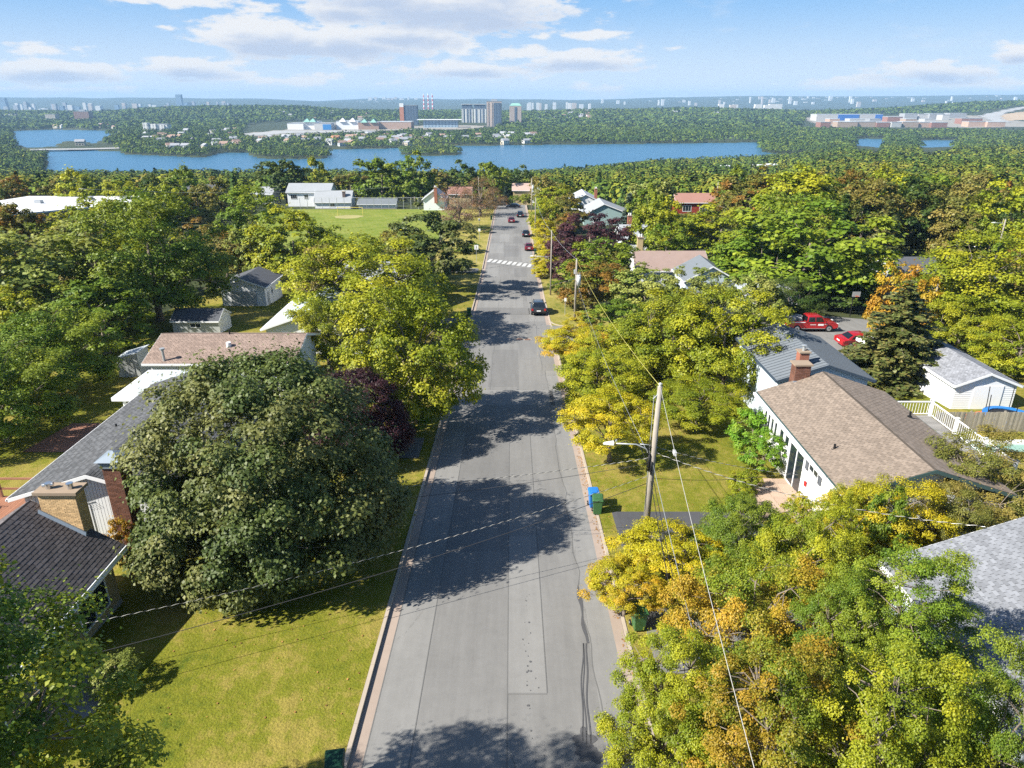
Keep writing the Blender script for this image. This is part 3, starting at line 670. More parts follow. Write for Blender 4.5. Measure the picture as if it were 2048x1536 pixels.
m = MB();  m.tube([(-21.0, 29.0, -1), (-21.0, 29.0, .9)], .02).tube([(-21.25, 29, .9), (-20.7, 29, 1.05)], .015)
for k in range(5): m.tube([(-21.25 + k * .13, 28.85, .9 + k * .035), (-21.25 + k * .13, 29.2, .9 + k * .035)], .01)
put(m.build('antenna', GALV, h))
m = MB().box(-26.9, -17, 43.4, 48.5, -.16, .0); rt = empty('carport', (-22, 46, g1(-22, 46)), label='flat pale grey carport roof on white posts between the charcoal roof and the taupe roof', cat='carport')
def putx(o, e): o.parent = e; o.location = -Vector(e.location); return o
putx(m.build('roof', WHITER), rt); putx(MB().box(-27.0, -16.9, 43.3, 43.38, -.26, -.01).box(-27.0, -16.9, 48.52, 48.6, -.26, -.01).box(-27.0, -26.92, 43.38, 48.52, -.26, -.01).build('fascia', TRIM), rt)
for xx, yy in ((-26.5, 43.9), (-26.5, 48.0), (-22.5, 43.9), (-18, 48)): putx(MB().cyl((xx, yy, -4.4), (xx, yy, -.16), .11, n=8).build('post', TRIM), rt)
putx(MB().box(-22, -18, 44.2, 48, -4.4, -.2).build('wall', SIDW), rt)
# taupe roofed bungalow
h, ro, put = gable_house('house', 'bungalow with a plain taupe shingle roof facing the camera, beyond the carport', -29.7, -17.4, 52.6, 60.6, -1.0, .25, 'x', SIDW, under((.4, .3, .25)), oh=.45, sh=TAUPESH, shw=.33, she=.17, nparts=0)
m = MB().cyl((-28.0, 52.95, -.9), (-28.0, 52.95, .05), .10).cyl((-28.0, 52.95, .05), (-28.0, 52.95, .18), .2); put(m.build('flue', GALV, h))
put(MB().cyl((-23.4, 54.8, -.35), (-23.4, 54.8, .05), .2).build('roof_vent', WHITE, h)); put(MB().cyl((-23.9, 56.5, .2), (-23.9, 56.5, .6), .06).build('vent_pipe', BLACK, h))
put(window(h, (-27.2, 53.05, -2.3), 1.6, 1.1, '-y', 2)); put(window(h, (-22, 53.05, -2.3), 2.2, 1.2, '-y', 3))
# little sheds and the garage behind
h, ro, put = gable_house('garage', 'white garage with a black-stained shingle roof in the back yard', -40.2, -33.6, 93.4, 101, -5.1, -3.9, 'y', SIDW, DKR, cat='garage', oh=.3)
put(MB().box(-38.6, -35.1, 93.62, 93.68, -8.0, -5.7).build('garage_door', SIDG, h)); put(window(h, (-33.9, 96.5, -6.3), .6, .9, '+x')); put(MB().box(-33.9, -33.86, 94.5, 95.3, -8, -6.1).build('door', SIDG, h))
h, ro, put = gable_house('shed', 'long grey-blue garden shed with a white gable end under the big tree', -39.2, -33.6, 77, 80.8, -4.9, -3.9, 'x', SIDG, DKR, cat='shed', oh=.15)
put(window(h, (-36.4, 77.15, -5.45), 1.3, .55, '-y', 2)); put(MB().prism([(77.15, -6.9), (80.65, -6.9), (80.65, -4.95), (78.9, -4.05), (77.15, -4.95)], -33.74, -33.70, 'x').build('gable_wall', SIDW, h)); put(MB().box(-33.70, -33.66, 78.1, 79.6, -6.7, -5.0).build('door', SIDW, h))
e = empty('tool_shed', (-34.8, 60.5, g1(-34.8, 60.5)), label='small pale lean-to tool shed with a double door on the left of the taupe roof', cat='shed'); z0 = e.location.z
putx(MB().prism([(-35.9, z0), (-33.9, z0), (-33.9, z0 + 2.5), (-35.9, z0 + 1.9)], 59.6, 61.6, 'y').build('wall', SIDG), e); putx(MB().hexa([(-36.0, 59.45, z0 + 1.87), (-33.75, 59.45, z0 + 2.54), (-33.75, 61.75, z0 + 2.54), (-36.0, 61.75, z0 + 1.87), (-36.0, 59.45, z0 + 1.95), (-33.75, 59.45, z0 + 2.62), (-33.75, 61.75, z0 + 2.62), (-36.0, 61.75, z0 + 1.95)]).build('roof', WHITER), e)
for a in (0, 1): putx(MB().box(-35.35 + a * .5, -34.88 + a * .5, 59.55, 59.6, z0 + .1, z0 + 1.8).build('door', GALV), e)
h, ro, put = gable_house('house', 'white house with a pale blue-grey roof half hidden behind the yellow-green maples', -25.4, -15, 67.6, 79, -2.9, -1.1, 'y', SIDW, mat('pale_blue_roof', (.42, .50, .58), .8, .06), oh=.4)
put(window(h, (-23.2, 67.95, -4.0), .9, 1.0, '-y')); put(window(h, (-20.5, 67.95, -4.0), 1.6, 1.0, '-y', 2)); put(window(h, (-15.35, 71, -4.0), 1.6, 1.1, '+x', 2)); put(window(h, (-15.35, 76, -4.0), 1.6, 1.1, '+x', 2))
h, ro, put = gable_house('house', 'white house with a grey roof seen through gaps of the yellow-green maple', -25, -13, 90, 101, -4.2, -2.0, 'x', SIDW, GREYR, oh=.4)
for xx in (-22.5, -19, -15.5): put(window(h, (xx, 90.35, -5.4), 1.4, 1.1, '-y', 2))
gable_house('house', 'slate-blue roof tip showing between trees at the near edge of the sports field', -38, -31, 117, 126, -6.2, -3.6, 'y', SIDW, BLUER, oh=.4)
# cedar deck beside the plum roof
dk = empty('deck', (-27, 28, g1(-27, 28)), label='red cedar deck with a wooden railing at the left picture edge', cat='deck')
bo = MB().box(-.065, .065, -3.6, 3.6, -.018, .018).mesh('board'); bo.materials.append(WOODD)
for k in range(38):
    o = bpy.data.objects.new('board', bo); C.objects.link(o); o.parent = dk; o.location = Vector((-29.0 + k * .14 - .0, 28.0, -.55)) - Vector(dk.location)
m = MB()
for xx in (-28.9, -26.5, -24.3): m.box(xx - .06, xx + .06, 31.45, 31.57, -.55, .55)
m.box(-28.9, -26.5, 31.46, 31.56, .50, .58).box(-26.5, -24.3, 31.46, 31.56, .50, .58).box(-28.9, -24.3, 31.48, 31.54, -.1, 0)
m.box(-29.05, -28.95, 24.6, 31.5, .5, .58)
putx(m.build('railing', WOODD), dk)
m = MB()
for xx in (-28.8, -24.0):
    for yy in (24.7, 31.3): m.box(xx, xx + .12, yy, yy + .12, -2.6, -.58)
putx(m.build('post', WOODD), dk)
e = empty('flower_planter', (-26.55, 30.2, -.53), label='white tub of red flowers on the cedar deck', cat='planter'); m = MB().cyl((0, 0, 0), (0, 0, .34), .22, .32); m.build('tub', WHITE, e)
rf = random.Random(3); m = MB()
for k in range(60):
    p = Vector((rf.gauss(0, .16), rf.gauss(0, .16), .36 + rf.random() * .16)); m.poly([p + Vector((rf.uniform(-.06, .06) for _ in range(3))) for _ in range(3)], rf.choice((0, 1, 1)))
m.build('flowers', [mat('red_petals', (.5, .04, .03)), mat('planter_leaves', (.05, .10, .02))], e)

# right-hand side: white house with the brown roof
h, ro, put = gable_house('house', 'white-walled house with a large brown shingle roof right of the street', 16.4, 24.9, 29.9, 43.2, .5, 1.95, 'y', WHITE, under((.215, .178, .148)), trim=mat('dark_teal_trim', (.05, .09, .09), .6), oh=.45, ridge=20.6, sh=BROWNSH, shw=.33, she=.155, zg=-3.3)
zb = -.6
put(siding(h, [(30.35, -2.4), (42.75, -3.2), (42.75, .3), (30.35, .3)], 'x', 16.85, -1, .2, WHITE))
for k in range(4): put(window(h, (16.83, 42.1 - k * .62, -.75), .5, 1.5, '-x'))
put(window(h, (16.83, 39.2, -.55), .7, 1.1, '-x')); put(window(h, (16.83, 38.3, -.55), .7, 1.1, '-x'))
DARKSHUT = mat('dark_shutters', (.10, .11, .13), .7, .04)
for c, s in ((34.3, 1.25),):
    put(window(h, (16.83, c, -.45), s, .75, '-x', 2)); put(MB().box(16.76, 16.8, c - s / 2 - .42, c - s / 2 - .06, -.95, .0).build('shutter', DARKSHUT, h)); put(MB().box(16.76, 16.8, c + s / 2 + .06, c + s / 2 + .42, -.95, .0).build('shutter', DARKSHUT, h))
put(MB().box(16.76, 16.8, 31.75, 32.1, -.95, .0).build('shutter', DARKSHUT, h)); put(window(h, (16.83, 31.2, -.45), .5, .6, '-x')); put(window(h, (16.83, 30.6, -.5), .5, .8, '-x', 2))
dr = put(MB().box(16.74, 16.84, 35.5, 35.58, -2.9, -.35).box(16.74, 16.84, 37.6, 37.68, -2.9, -.35).box(16.74, 16.84, 35.58, 37.6, -.43, -.35).box(16.74, 16.84, 36.55, 36.63, -2.9, -.43).box(16.74, 16.84, 35.58, 37.6, -2.95, -2.88).build('patio_door', TRIM, h))
MB().box(16.77, 16.82, 35.58, 36.55, -2.88, -.43).build('pane', GLASS, dr); MB().box(16.77, 16.82, 36.63, 37.6, -2.88, -.43).build('pane', GLASS, dr)
put(MB().box(16.72, 16.78, 34.85, 35.05, -1.9, -1.6).build('mailbox', mat('red_enamel', (.45, .02, .02), .4), h))
put(MB().box(16.15, 16.30, 29.9, 43.2, .30, .46).build('gutter', TRIM, h))
for xx, yy in ((17.6, 34.1), (24.0, 38.4)): put(MB().cyl((xx, yy, .6), (xx, yy, 1.2), .06).cyl((xx, yy, .85), (xx, yy, .9), .14).build('vent_pipe', BLACK, h))
ch = brick_stack(h, 18.65, 19.65, 43.0, 43.75, -3.4, 2.4, DKBR, MORT, bl=.25, bh=.09, label='brown brick chimney at the far gable with a metal flashing'); put(ch)
MB().box(18.55, 19.75, 42.9, 43.85, 2.4, 2.5).build('cap', CAPC, ch); MB().box(18.6, 19.7, 42.88, 43.02, 1.0, 1.35).build('flashing', FLASH, ch)
# hedge patio of flagstones
pt = empty('patio', (15.2, 34.5, g1(15.2, 34.5)), label='pinkish flagstone patio in front of the white house glass door', cat='patio')
for i in range(4):
    for j in range(7):
        if (i, j) in ((0, 0), (0, 6)): continue
        x, y = 13.5 + i * .82, 31.9 + j * .82; z = g1(x, y) + .13
        o = MB().box(x + .015, x + .80, y + .015, y + .80, z - .05, z + .02 + ((i * 7 + j) % 3) * .006).build('flagstone', PATIO); putx(o, pt)
# blue-grey roof house behind
h, ro, put = gable_house('house', 'house with a blue-grey ribbed roof and red chimney behind the brown-roofed house', 18.6, 25.5, 45.6, 55.5, .35, 1.5, 'y', SIDB, BLUER, oh=.35, trim=mat('dark_blue_trim', (.04, .06, .09), .6))
rb = MB()
for y in np.arange(45.7, 55.4, .45):
    for a, d in ((18.6, 1), (25.5, -1)): rb.hexa([(a, y, .36), (22.05, y, 1.51), (22.05, y + .05, 1.51), (a, y + .05, .36), (a, y, .40), (22.05, y, 1.55), (22.05, y + .05, 1.55), (a, y + .05, .40)])
tag(put(rb.build('roof_ribs', BLUER, h)), kind='stuff'); put(siding(h, [(18.95, -3.5), (25.15, -3.5), (25.15, .3), (22.05, 1.3), (18.95, .3)], 'y', 45.95, -1, .2, SIDB))
ch = put(MB().box(20.2, 20.85, 46.2, 46.85, .5, 2.15).build('chimney', REDBR, h)); MB().box(20.12, 20.93, 46.12, 46.93, 2.15, 2.24).build('cap', CAPC, ch); MB().cyl((20.52, 46.52, 2.24), (20.52, 46.52, 2.6), .1).cyl((20.52, 46.52, 2.6), (20.52, 46.52, 2.65), .18).build('flue', GALV, ch)
# garage with white siding
h, ro, put = gable_house('garage', 'white-sided garage with a grey shingle roof behind the wooden fence', 34.6, 39.9, 50.6, 60.5, -2.1, -1.05, 'y', SIDW, GREYR, cat='garage', oh=.25, sh=(GREYSH[0], shmat('mid_grey_shingles', (.24, .25, .28))[1]), nparts=0)
put(siding(h, [(34.85, -4.2), (39.65, -4.2), (39.65, -2.15), (37.25, -1.25), (34.85, -2.15)], 'y', 50.85, -1, .18, SIDW)); put(siding(h, [(50.85, -4.4), (60.2, -5), (60.2, -2.3), (50.85, -2.3)], 'x', 34.85, -1, .18, SIDW))
put(MB().box(36.3, 38.6, 50.78, 50.82, -4.2, -2.2).build('garage_door', TRIM, h))
# bottom-right house with the pale grey shingle roof
h, ro, put = gable_house('house', 'house with a large pale grey shingle roof at the right edge, lower right', 15.2, 27.0, 12.5, 24.0, 1.0, 3.3, 'y', SIDB, under((.30, .32, .36)), oh=.5, ridge=21.1, sh=PALESH, shw=.30, she=.14, zg=-2.2)
put(window(h, (15.68, 21.5, -.4), 1.6, 1.2, '-x', 2)); put(window(h, (15.68, 17.5, -.4), 1.6, 1.2, '-x', 2)); put(MB().box(15.06, 15.18, 12.5, 24, .78, .9).build('gutter', TRIM, h))

# more distant houses either side
def simple_house(label, x0, x1, y0, y1, ze, zr, axis, wall, roofm, wins=(), chim=None, ridge=None, name='house'):
    h, ro, put = gable_house(name, label, x0, x1, y0, y1, ze, zr, axis, wall, roofm, oh=.4, ridge=ridge)
    for (x, y, z, wd, ht, f, c) in wins: put(window(h, (x, y, z), wd, ht, f, c, fr=.12))
    if chim:
        x, y, z, mm = chim; c = put(MB().box(x - .45, x + .45, y - .35, y + .35, ze - 1, z).build('chimney', mm, h)); MB().box(x - .55, x + .55, y - .45, y + .45, z, z + .15).build('cap', CAPC, c)
        MB().cyl((x - .2, y, z + .15), (x - .2, y, z + .6), .12).cyl((x + .2, y, z + .15), (x + .2, y, z + .6), .12).build('flue', WHITE, c)
    return h, put
simple_house('low house with a brown hipped-looking roof and tan chimney beyond the rust-coloured maple', 19.5, 31.5, 109, 119, -6.4, -4.2, 'x', SIDW, mat('brown_roof', (.27, .20, .18), .9, .1, 1), chim=(20.9, 114.6, -2.2, TANW), wins=[(23, 109.4, -7.6, 1.6, 1.2, '-y', 2), (28, 109.4, -7.6, 1.6, 1.2, '-y', 2)])
simple_house('blue-grey gabled roof beside the low brown-roofed house', 24.5, 32.5, 98, 106, -5.4, -3.2, 'y', SIDB, BLUER)
simple_house('white house glimpsed through leaves below the blue-grey gabled roof', 26, 36, 84, 92, -4.8, -3.2, 'x', SIDW, WHITER, wins=[(29, 84.4, -6.2, 1.4, 1.2, '-y', 2), (33, 84.4, -6.2, 1.4, 1.2, '-y', 2)])
simple_house('teal-sided house with a grey roof and white gable, above the purple tree', 18.5, 31.5, 186, 198, -9.2, -6.4, 'y', SIDT, GREYR, wins=[(22, 186.4, -10.8, 1.4, 1.1, '-y', 2)], ridge=24)
simple_house('grey-roofed house with a red brick chimney right of the teal house', 22.5, 30, 146, 155, -8.2, -5.9, 'x', SIDW, GREYR, chim=(25, 151, -4.2, REDBR))
simple_house('pale grey-roofed white house beside the street, beyond the teal house', 18.5, 27.5, 224, 238, -10.8, -8.6, 'y', SIDW, mat('pale_grey_roof', (.42, .45, .50), .8, .06), chim=(26.5, 228, -7.4, REDBR), wins=[(21, 224.4, -12, 1.4, 1.1, '-y', 2)])
simple_house('red two-storey house with a rust roof and white windows on the wooded slope', 48, 60, 210, 218, -9.3, -7.0, 'x', SIDR, PINKR, wins=[(51.5, 210.4, -11.0, 2.6, 1.8, '-y', 3), (56.5, 210.4, -11.0, 2.6, 1.8, '-y', 3)])
simple_house('long dark-roofed house among big trees on the right, with a small red chimney', 56.5, 71.5, 100, 110, -5.6, -3.3, 'x', SIDG, DKR, chim=(69.5, 105.5, -2.3, REDBR))
simple_house('white split-level house with a grey roof at the far left corner of the sports field', -73, -58.5, 232, 242, -9.0, -6.6, 'x', SIDW, GREYR, wins=[(-70.5, 232.4, -10.4, 2.2, 1.5, '-y', 3), (-66.5, 232.4, -10.4, 1.5, 1.5, '-y', 2), (-62, 232.4, -10.4, 2.6, 1.6, '-y', 3)])
simple_house('white house with a broad grey roof slope and dark chimney beside the sports field', -62.5, -50.5, 225, 233, -11.2, -8.0, 'x', SIDW, GREYR, wins=[(-56.5, 225.4, -12.1, 1.6, 1.0, '-y', 2)], chim=(-53.0, 227, -8.2, mat('dark_chimney', (.12, .09, .09))))
simple_house('long low white shed with a dark blue-grey roof behind the sports field fence', -49, -36.5, 226, 231, -11.9, -10.4, 'x', SIDW, BLUER, name='shed')
simple_house('tall narrow white house with a red brick chimney up its gable, by the street', -27.5, -20.3, 219, 229, -9.6, -6.9, 'y', SIDW, GREYR, chim=(-23.2, 218.9, -6.0, REDBR))
simple_house('reddish-roofed low house behind the narrow white house', -21, -13, 234, 244, -9.8, -8.0, 'x', TANW, PINKR)
simple_house('pinkish-roofed house where the street ends among trees', 0, 7.5, 258, 268, -11.4, -9.4, 'x', TANW, mat('pinkish_roof', (.42, .30, .26), .9, .06))
simple_house('grey-roofed house right of the pinkish roof at the end of the street', 7, 13, 254, 263, -12.3, -10.2, 'x', SIDW, GREYR)
simple_house('small grey roof half buried in trees left of the white split-level house', -90, -80, 240, 250, -10.6, -8.6, 'x', SIDG, GREYR)
simple_house('dark roof among trees far left behind the school', -108, -96, 236, 246, -9.6, -7.4, 'x', SIDG, DKR)
sch = empty('school_building', (-117, 178, g1(-117, 178)), label='wide flat-roofed building with a white membrane roof at the left edge', cat='school'); zg = sch.location.z
putx(MB().prism([(-139, 166), (-121, 160), (-97, 186), (-103, 198), (-133, 198)], zg, -6.3, 'z').build('wall', mat('tan_wall', (.35, .28, .22))), sch)
putx(MB().prism([(-139.4, 165.6), (-121, 159.4), (-96.4, 186), (-102.8, 198.4), (-133.2, 198.4)], -6.3, -5.95, 'z').build('roof', mat('white_roof_membrane', (.66, .67, .70), .7, .12, .12)), sch)
for k, (x, y) in enumerate(((-128, 172), (-122, 183), (-113, 190), (-133, 168))): putx(MB().box(x, x + 1.6, y, y + 1.4, -5.95, -5.1).build('roof_unit', GALV), sch)

# fence, deck, pool, playthings on the right
fe = empty('wooden_fence', (36, 45.8, g1(36, 45.8)), label='tall weathered grey board fence at the right edge below the white garage', cat='fence')
fb = MB().box(-.07, .07, -.012, .012, 0, 1.62).mesh('board'); fb.materials.append(WOODF); rf = random.Random(8); x = 30.6
while x < 43:
    o = bpy.data.objects.new('board', fb); C.objects.link(o); o.parent = fe; o.location = Vector((x, 45.8 + rf.uniform(-.008, .008), g1(36, 45.8) + rf.uniform(.03, .08))) - Vector(fe.location); o.rotation_euler = (rf.uniform(-.01, .01), rf.uniform(-.012, .012), 0); x += .152
zf = g1(36, 45.8); m = MB().box(30.5, 43, 45.83, 45.88, zf + .4, zf + .5).box(30.5, 43, 45.83, 45.88, zf + 1.3, zf + 1.4)
putx(m.build('rail', WOODF), fe); m = MB()
for k in range(6): m.box(30.6 + k * 2.44, 30.72 + k * 2.44, 45.89, 46.01, zf - .3, zf + 1.7)
putx(m.build('post', WOODF), fe)
dk = empty('raised_deck', (27.4, 39, g1(27.4, 39)), label='raised grey deck with white railings behind the brown-roofed house', cat='deck')
bo = MB().box(-1.5, 1.5, -.065, .065, -.018, .018).mesh('board'); bo.materials.append(mat('grey_deck_board', (.24, .23, .22), .9, .06, obj_rand=.15))
for k in range(62):
    o = bpy.data.objects.new('board', bo); C.objects.link(o); o.parent = dk; o.location = Vector((26.7, 34.6 + k * .138, -1.2)) - Vector(dk.location)
def railing(p, q, z, parent, n):
    p, q = Vector((*p, z)), Vector((*q, z)); L = (q - p).length
    m = MB().tube([p + Vector((0, 0, 1.0)), q + Vector((0, 0, 1.0))], .055, 4).tube([p + Vector((0, 0, .12)), q + Vector((0, 0, .12))], .035, 4); putx(m.build('rail', TRIM), parent)
    m = MB(); k = int(L / .2)
    for i in range(1, k): a = p + (q - p) * i / k; m.box(a.x - .010, a.x + .010, a.y - .010, a.y + .010, z + .12, z + .97)
    tag(putx(m.build('balusters', TRIM), parent), kind='stuff')
    for i in range(n + 1): a = p + (q - p) * i / n; putx(MB().box(a.x - .07, a.x + .07, a.y - .07, a.y + .07, z - .1, z + 1.1).box(a.x - .1, a.x + .1, a.y - .1, a.y + .1, z + 1.1, z + 1.16).build('post', TRIM), parent)
railing((25.4, 43.1), (28.2, 43.1), -1.2, dk, 1); railing((28.2, 43.0), (28.2, 34.6), -1.2, dk, 3)
for xx in (25.5, 28.0):
    for yy in (35, 39, 43): putx(MB().box(xx - .06, xx + .06, yy - .06, yy + .06, -4, -1.22).build('leg', TRIM), dk)
pl = empty('swimming_pool', (34, 40.5, g1(34, 40.5)), label='pale green swimming pool with a white coping at the right edge', cat='pool'); zp = g1(34, 42) + .16
putx(MB().box(30.6, 41, 43.2, 43.8, zp - .2, zp).box(30.6, 41, 37.4, 38.0, zp - .2, zp).box(30.6, 31.2, 38.0, 43.2, zp - .2, zp).build('coping', WHITE), pl)
putx(MB().box(31.2, 41, 38.0, 43.2, zp - .1, zp - .07).build('water', mat('pool_water', (.27, .42, .33), .12, .05, 1, spec=.6)), pl)
e = empty('trampoline', (37.6, 48.0, g1(38.4, 48.9) - .15), label='round trampoline with a blue edge pad in front of the white garage', cat='trampoline'); m = MB()
for k in range(24):
    a, b = 2 * math.pi * k / 24, 2 * math.pi * (k + 1) / 24; m.hexa([(math.cos(t) * r, math.sin(t) * r, z) for z in (.72, .80) for t, r in ((a, 1.45), (a, 1.85), (b, 1.85), (b, 1.45))])
m.build('edge_pad', mat('blue_vinyl', (.02, .17, .50), .5), e); MB().cyl((0, 0, .70), (0, 0, .73), 1.46, n=24).build('jumping_mat', BLACK, e)
for k in range(6):
    t = k * math.pi / 3; MB().tube([(math.cos(t) * 1.8, math.sin(t) * 1.8, 0), (math.cos(t) * 1.8, math.sin(t) * 1.8, 1.2), (math.cos(t) * 1.9, math.sin(t) * 1.9, 2.5)], .03).build('pole', BLACK, e)
e = empty('plastic_kayak', (35.6, 49.0, g1(35.6, 49.0)), rz=.4, label='orange plastic kayak lying beside the trampoline', cat='kayak'); m = MB()
n = 12; rows = []
for i in range(n + 1):
    t = i / n * 2 - 1; wd = .36 * (1 - abs(t) ** 2.4) + .01; hh = .12 + .10 * abs(t) ** 2; rows.append([(t * 1.3, -wd, .24 + hh * .5), (t * 1.3, -wd * .6, .02 + .1 * t * t), (t * 1.3, wd * .6, .02 + .1 * t * t), (t * 1.3, wd, .24 + hh * .5), (t * 1.3, 0, .32 + hh)])
m.v = [p for r_ in rows for p in r_]; m.f = [(i * 5 + k, i * 5 + (k + 1) % 5, i * 5 + 5 + (k + 1) % 5, i * 5 + 5 + k) for i in range(n) for k in range(5)] + [(0, 1, 2, 3, 4), tuple(n * 5 + k for k in (4, 3, 2, 1, 0))]; m.m = [0] * len(m.f)
m.build('hull', mat('orange_plastic', (.62, .13, .02), .4), e, True); MB().cyl((-.1, 0, .33), (-.1, 0, .37), .2).build('cockpit', BLACK, e)
e = empty('canopy_tent', (35.6, 64.5, g1(35.6, 64.5)), label='white peaked canopy beside the red car in the paved court', cat='canopy'); m = MB().add([(-1.5, -1.5, 2.2), (1.5, -1.5, 2.2), (1.5, 1.5, 2.2), (-1.5, 1.5, 2.2), (0, 0, 2.9), (-1.5, -1.5, 1.95), (1.5, -1.5, 1.95), (1.5, 1.5, 1.95), (-1.5, 1.5, 1.95)], [(0, 1, 4), (1, 2, 4), (2, 3, 4), (3, 0, 4), (0, 5, 6, 1), (1, 6, 7, 2), (2, 7, 8, 3), (3, 8, 5, 0)])
m.build('canopy', WHITE, e)
for a in (-1.45, 1.45):
    for b in (-1.45, 1.45): MB().cyl((a, b, 0), (a, b, 2.1), .03).build('leg', CHROME, e)
e = empty('basketball_hoop', (43.6, 87, g1(43.6, 87)), label='basketball hoop on a post at the back of the paved court', cat='basketball hoop'); MB().cyl((0, 0, 0), (0, 0, 3.0), .06).tube([(0, 0, 2.9), (0, -.6, 3.1)], .05).build('pole', BLACK, e); MB().box(-.5, .5, -.66, -.60, 2.8, 3.45).build('backboard', GALV, e)
m = MB(); m.tube([(.23 * math.cos(t), -.92 + .23 * math.sin(t), 2.95) for t in np.linspace(0, 6.283, 17)], .015, 5); m.build('rim', mat('orange_rim', (.6, .12, .02)), e)
e = empty('garden_chair', (-26.6, 50.3, g1(-26.6, 50.3) + .0), label='slatted wooden garden chair on the brown patio left of the carport', cat='chair')
m = MB()
for k in range(5): m.box(-.28, .28, -.28 + k * .11, -.2 + k * .11, .42, .45)
m.build('seat', WOODD, e); m = MB()
for k in range(5): m.box(-.28 + k * .12, -.2 + k * .12, .27, .31, .45, .98)
m.build('backrest', WOODD, e)
for a in (-.26, .26):
    for b in (-.26, .26): MB().box(a - .025, a + .025, b - .025, b + .025, 0, .42).build('leg', WOODD, e)
e.location.x = -28.6; e.location.y = 44.5; e.location.z = g1(-28.6, 44.5) + .12; e.rotation_euler.z = 2.4
sheet('patio_slab', [(-33, 42), (-27.2, 42), (-27.2, 47.5), (-33, 47.5)], .135, mat('brown_patio', (.26, .13, .09), .9, .1))
sheet('front_walk', [(-16.6, 20.2), (-15.9, 20.9), (-14.9, 20.2), (-14.7, 18.5), (-15.6, 17.6), (-16.6, 18.0)], .125, mat('paving_slab', (.22, .21, .20), .9, .1))
fe = empty('picket_fence', (-28, 67, g1(-28, 67)), label='low weathered garden fence between the taupe roof and the pale blue-roofed house', cat='fence')
x = -31.5
while x < -25.6:
    o = bpy.data.objects.new('board', fb); C.objects.link(o); o.parent = fe; o.scale = (.8, 1, .78); o.location = Vector((x, 66.5, g1(-28, 66.5))) - Vector(fe.location); x += .2
# chain-link fence and goal of the sports field
fe = empty('chain_link_fence', (-40, 223, g1(-40, 223)), label='tall chain-link fence along the far side of the sports field', cat='fence')
m = MB()
for k in range(22): m.cyl((-66 + k * 2.3, 223, g1(-40, 223)), (-66 + k * 2.3, 223, g1(-40, 223) + 3.6), .07, n=5)
m.cyl((-66, 223, g1(-40, 223) + 3.6), (-17.7, 223, g1(-40, 223) + 3.6), .05, n=5); tag(putx(m.build('post', GALV), fe), kind='stuff')
m = MB(); zc = g1(-40, 223)
for k in range(160): x = -66 + k * .3; m.tube([(x, 223, zc), (x, 223, zc + 3.6)], .010, 3, cap=False)
tag(putx(m.build('wire_mesh', GALV), fe), kind='stuff')
e = empty('goal_frame', (-46.5, 205, g1(-46.5, 205) + .08), label='yellow goal frame at the far end of the sports field', cat='goal'); YP = mat('yellow_paint', (.6, .5, .12)); m = MB().cyl((-3.6, 0, 0), (-3.6, 0, 2.4), .07).cyl((3.6, 0, 0), (3.6, 0, 2.4), .07); m.build('post', YP, e); MB().cyl((-3.6, 0, 2.4), (3.6, 0, 2.4), .07).build('crossbar', YP, e)
sheet('worn_goal_patch', [(-46.5 + 4 * math.cos(t) * (1 + .1 * math.sin(5 * t)), 202.5 + 4.2 * math.sin(t)) for t in np.linspace(0, 6.28, 20)[:-1]], .10, mat('bare_sand', (.33, .30, .12)))
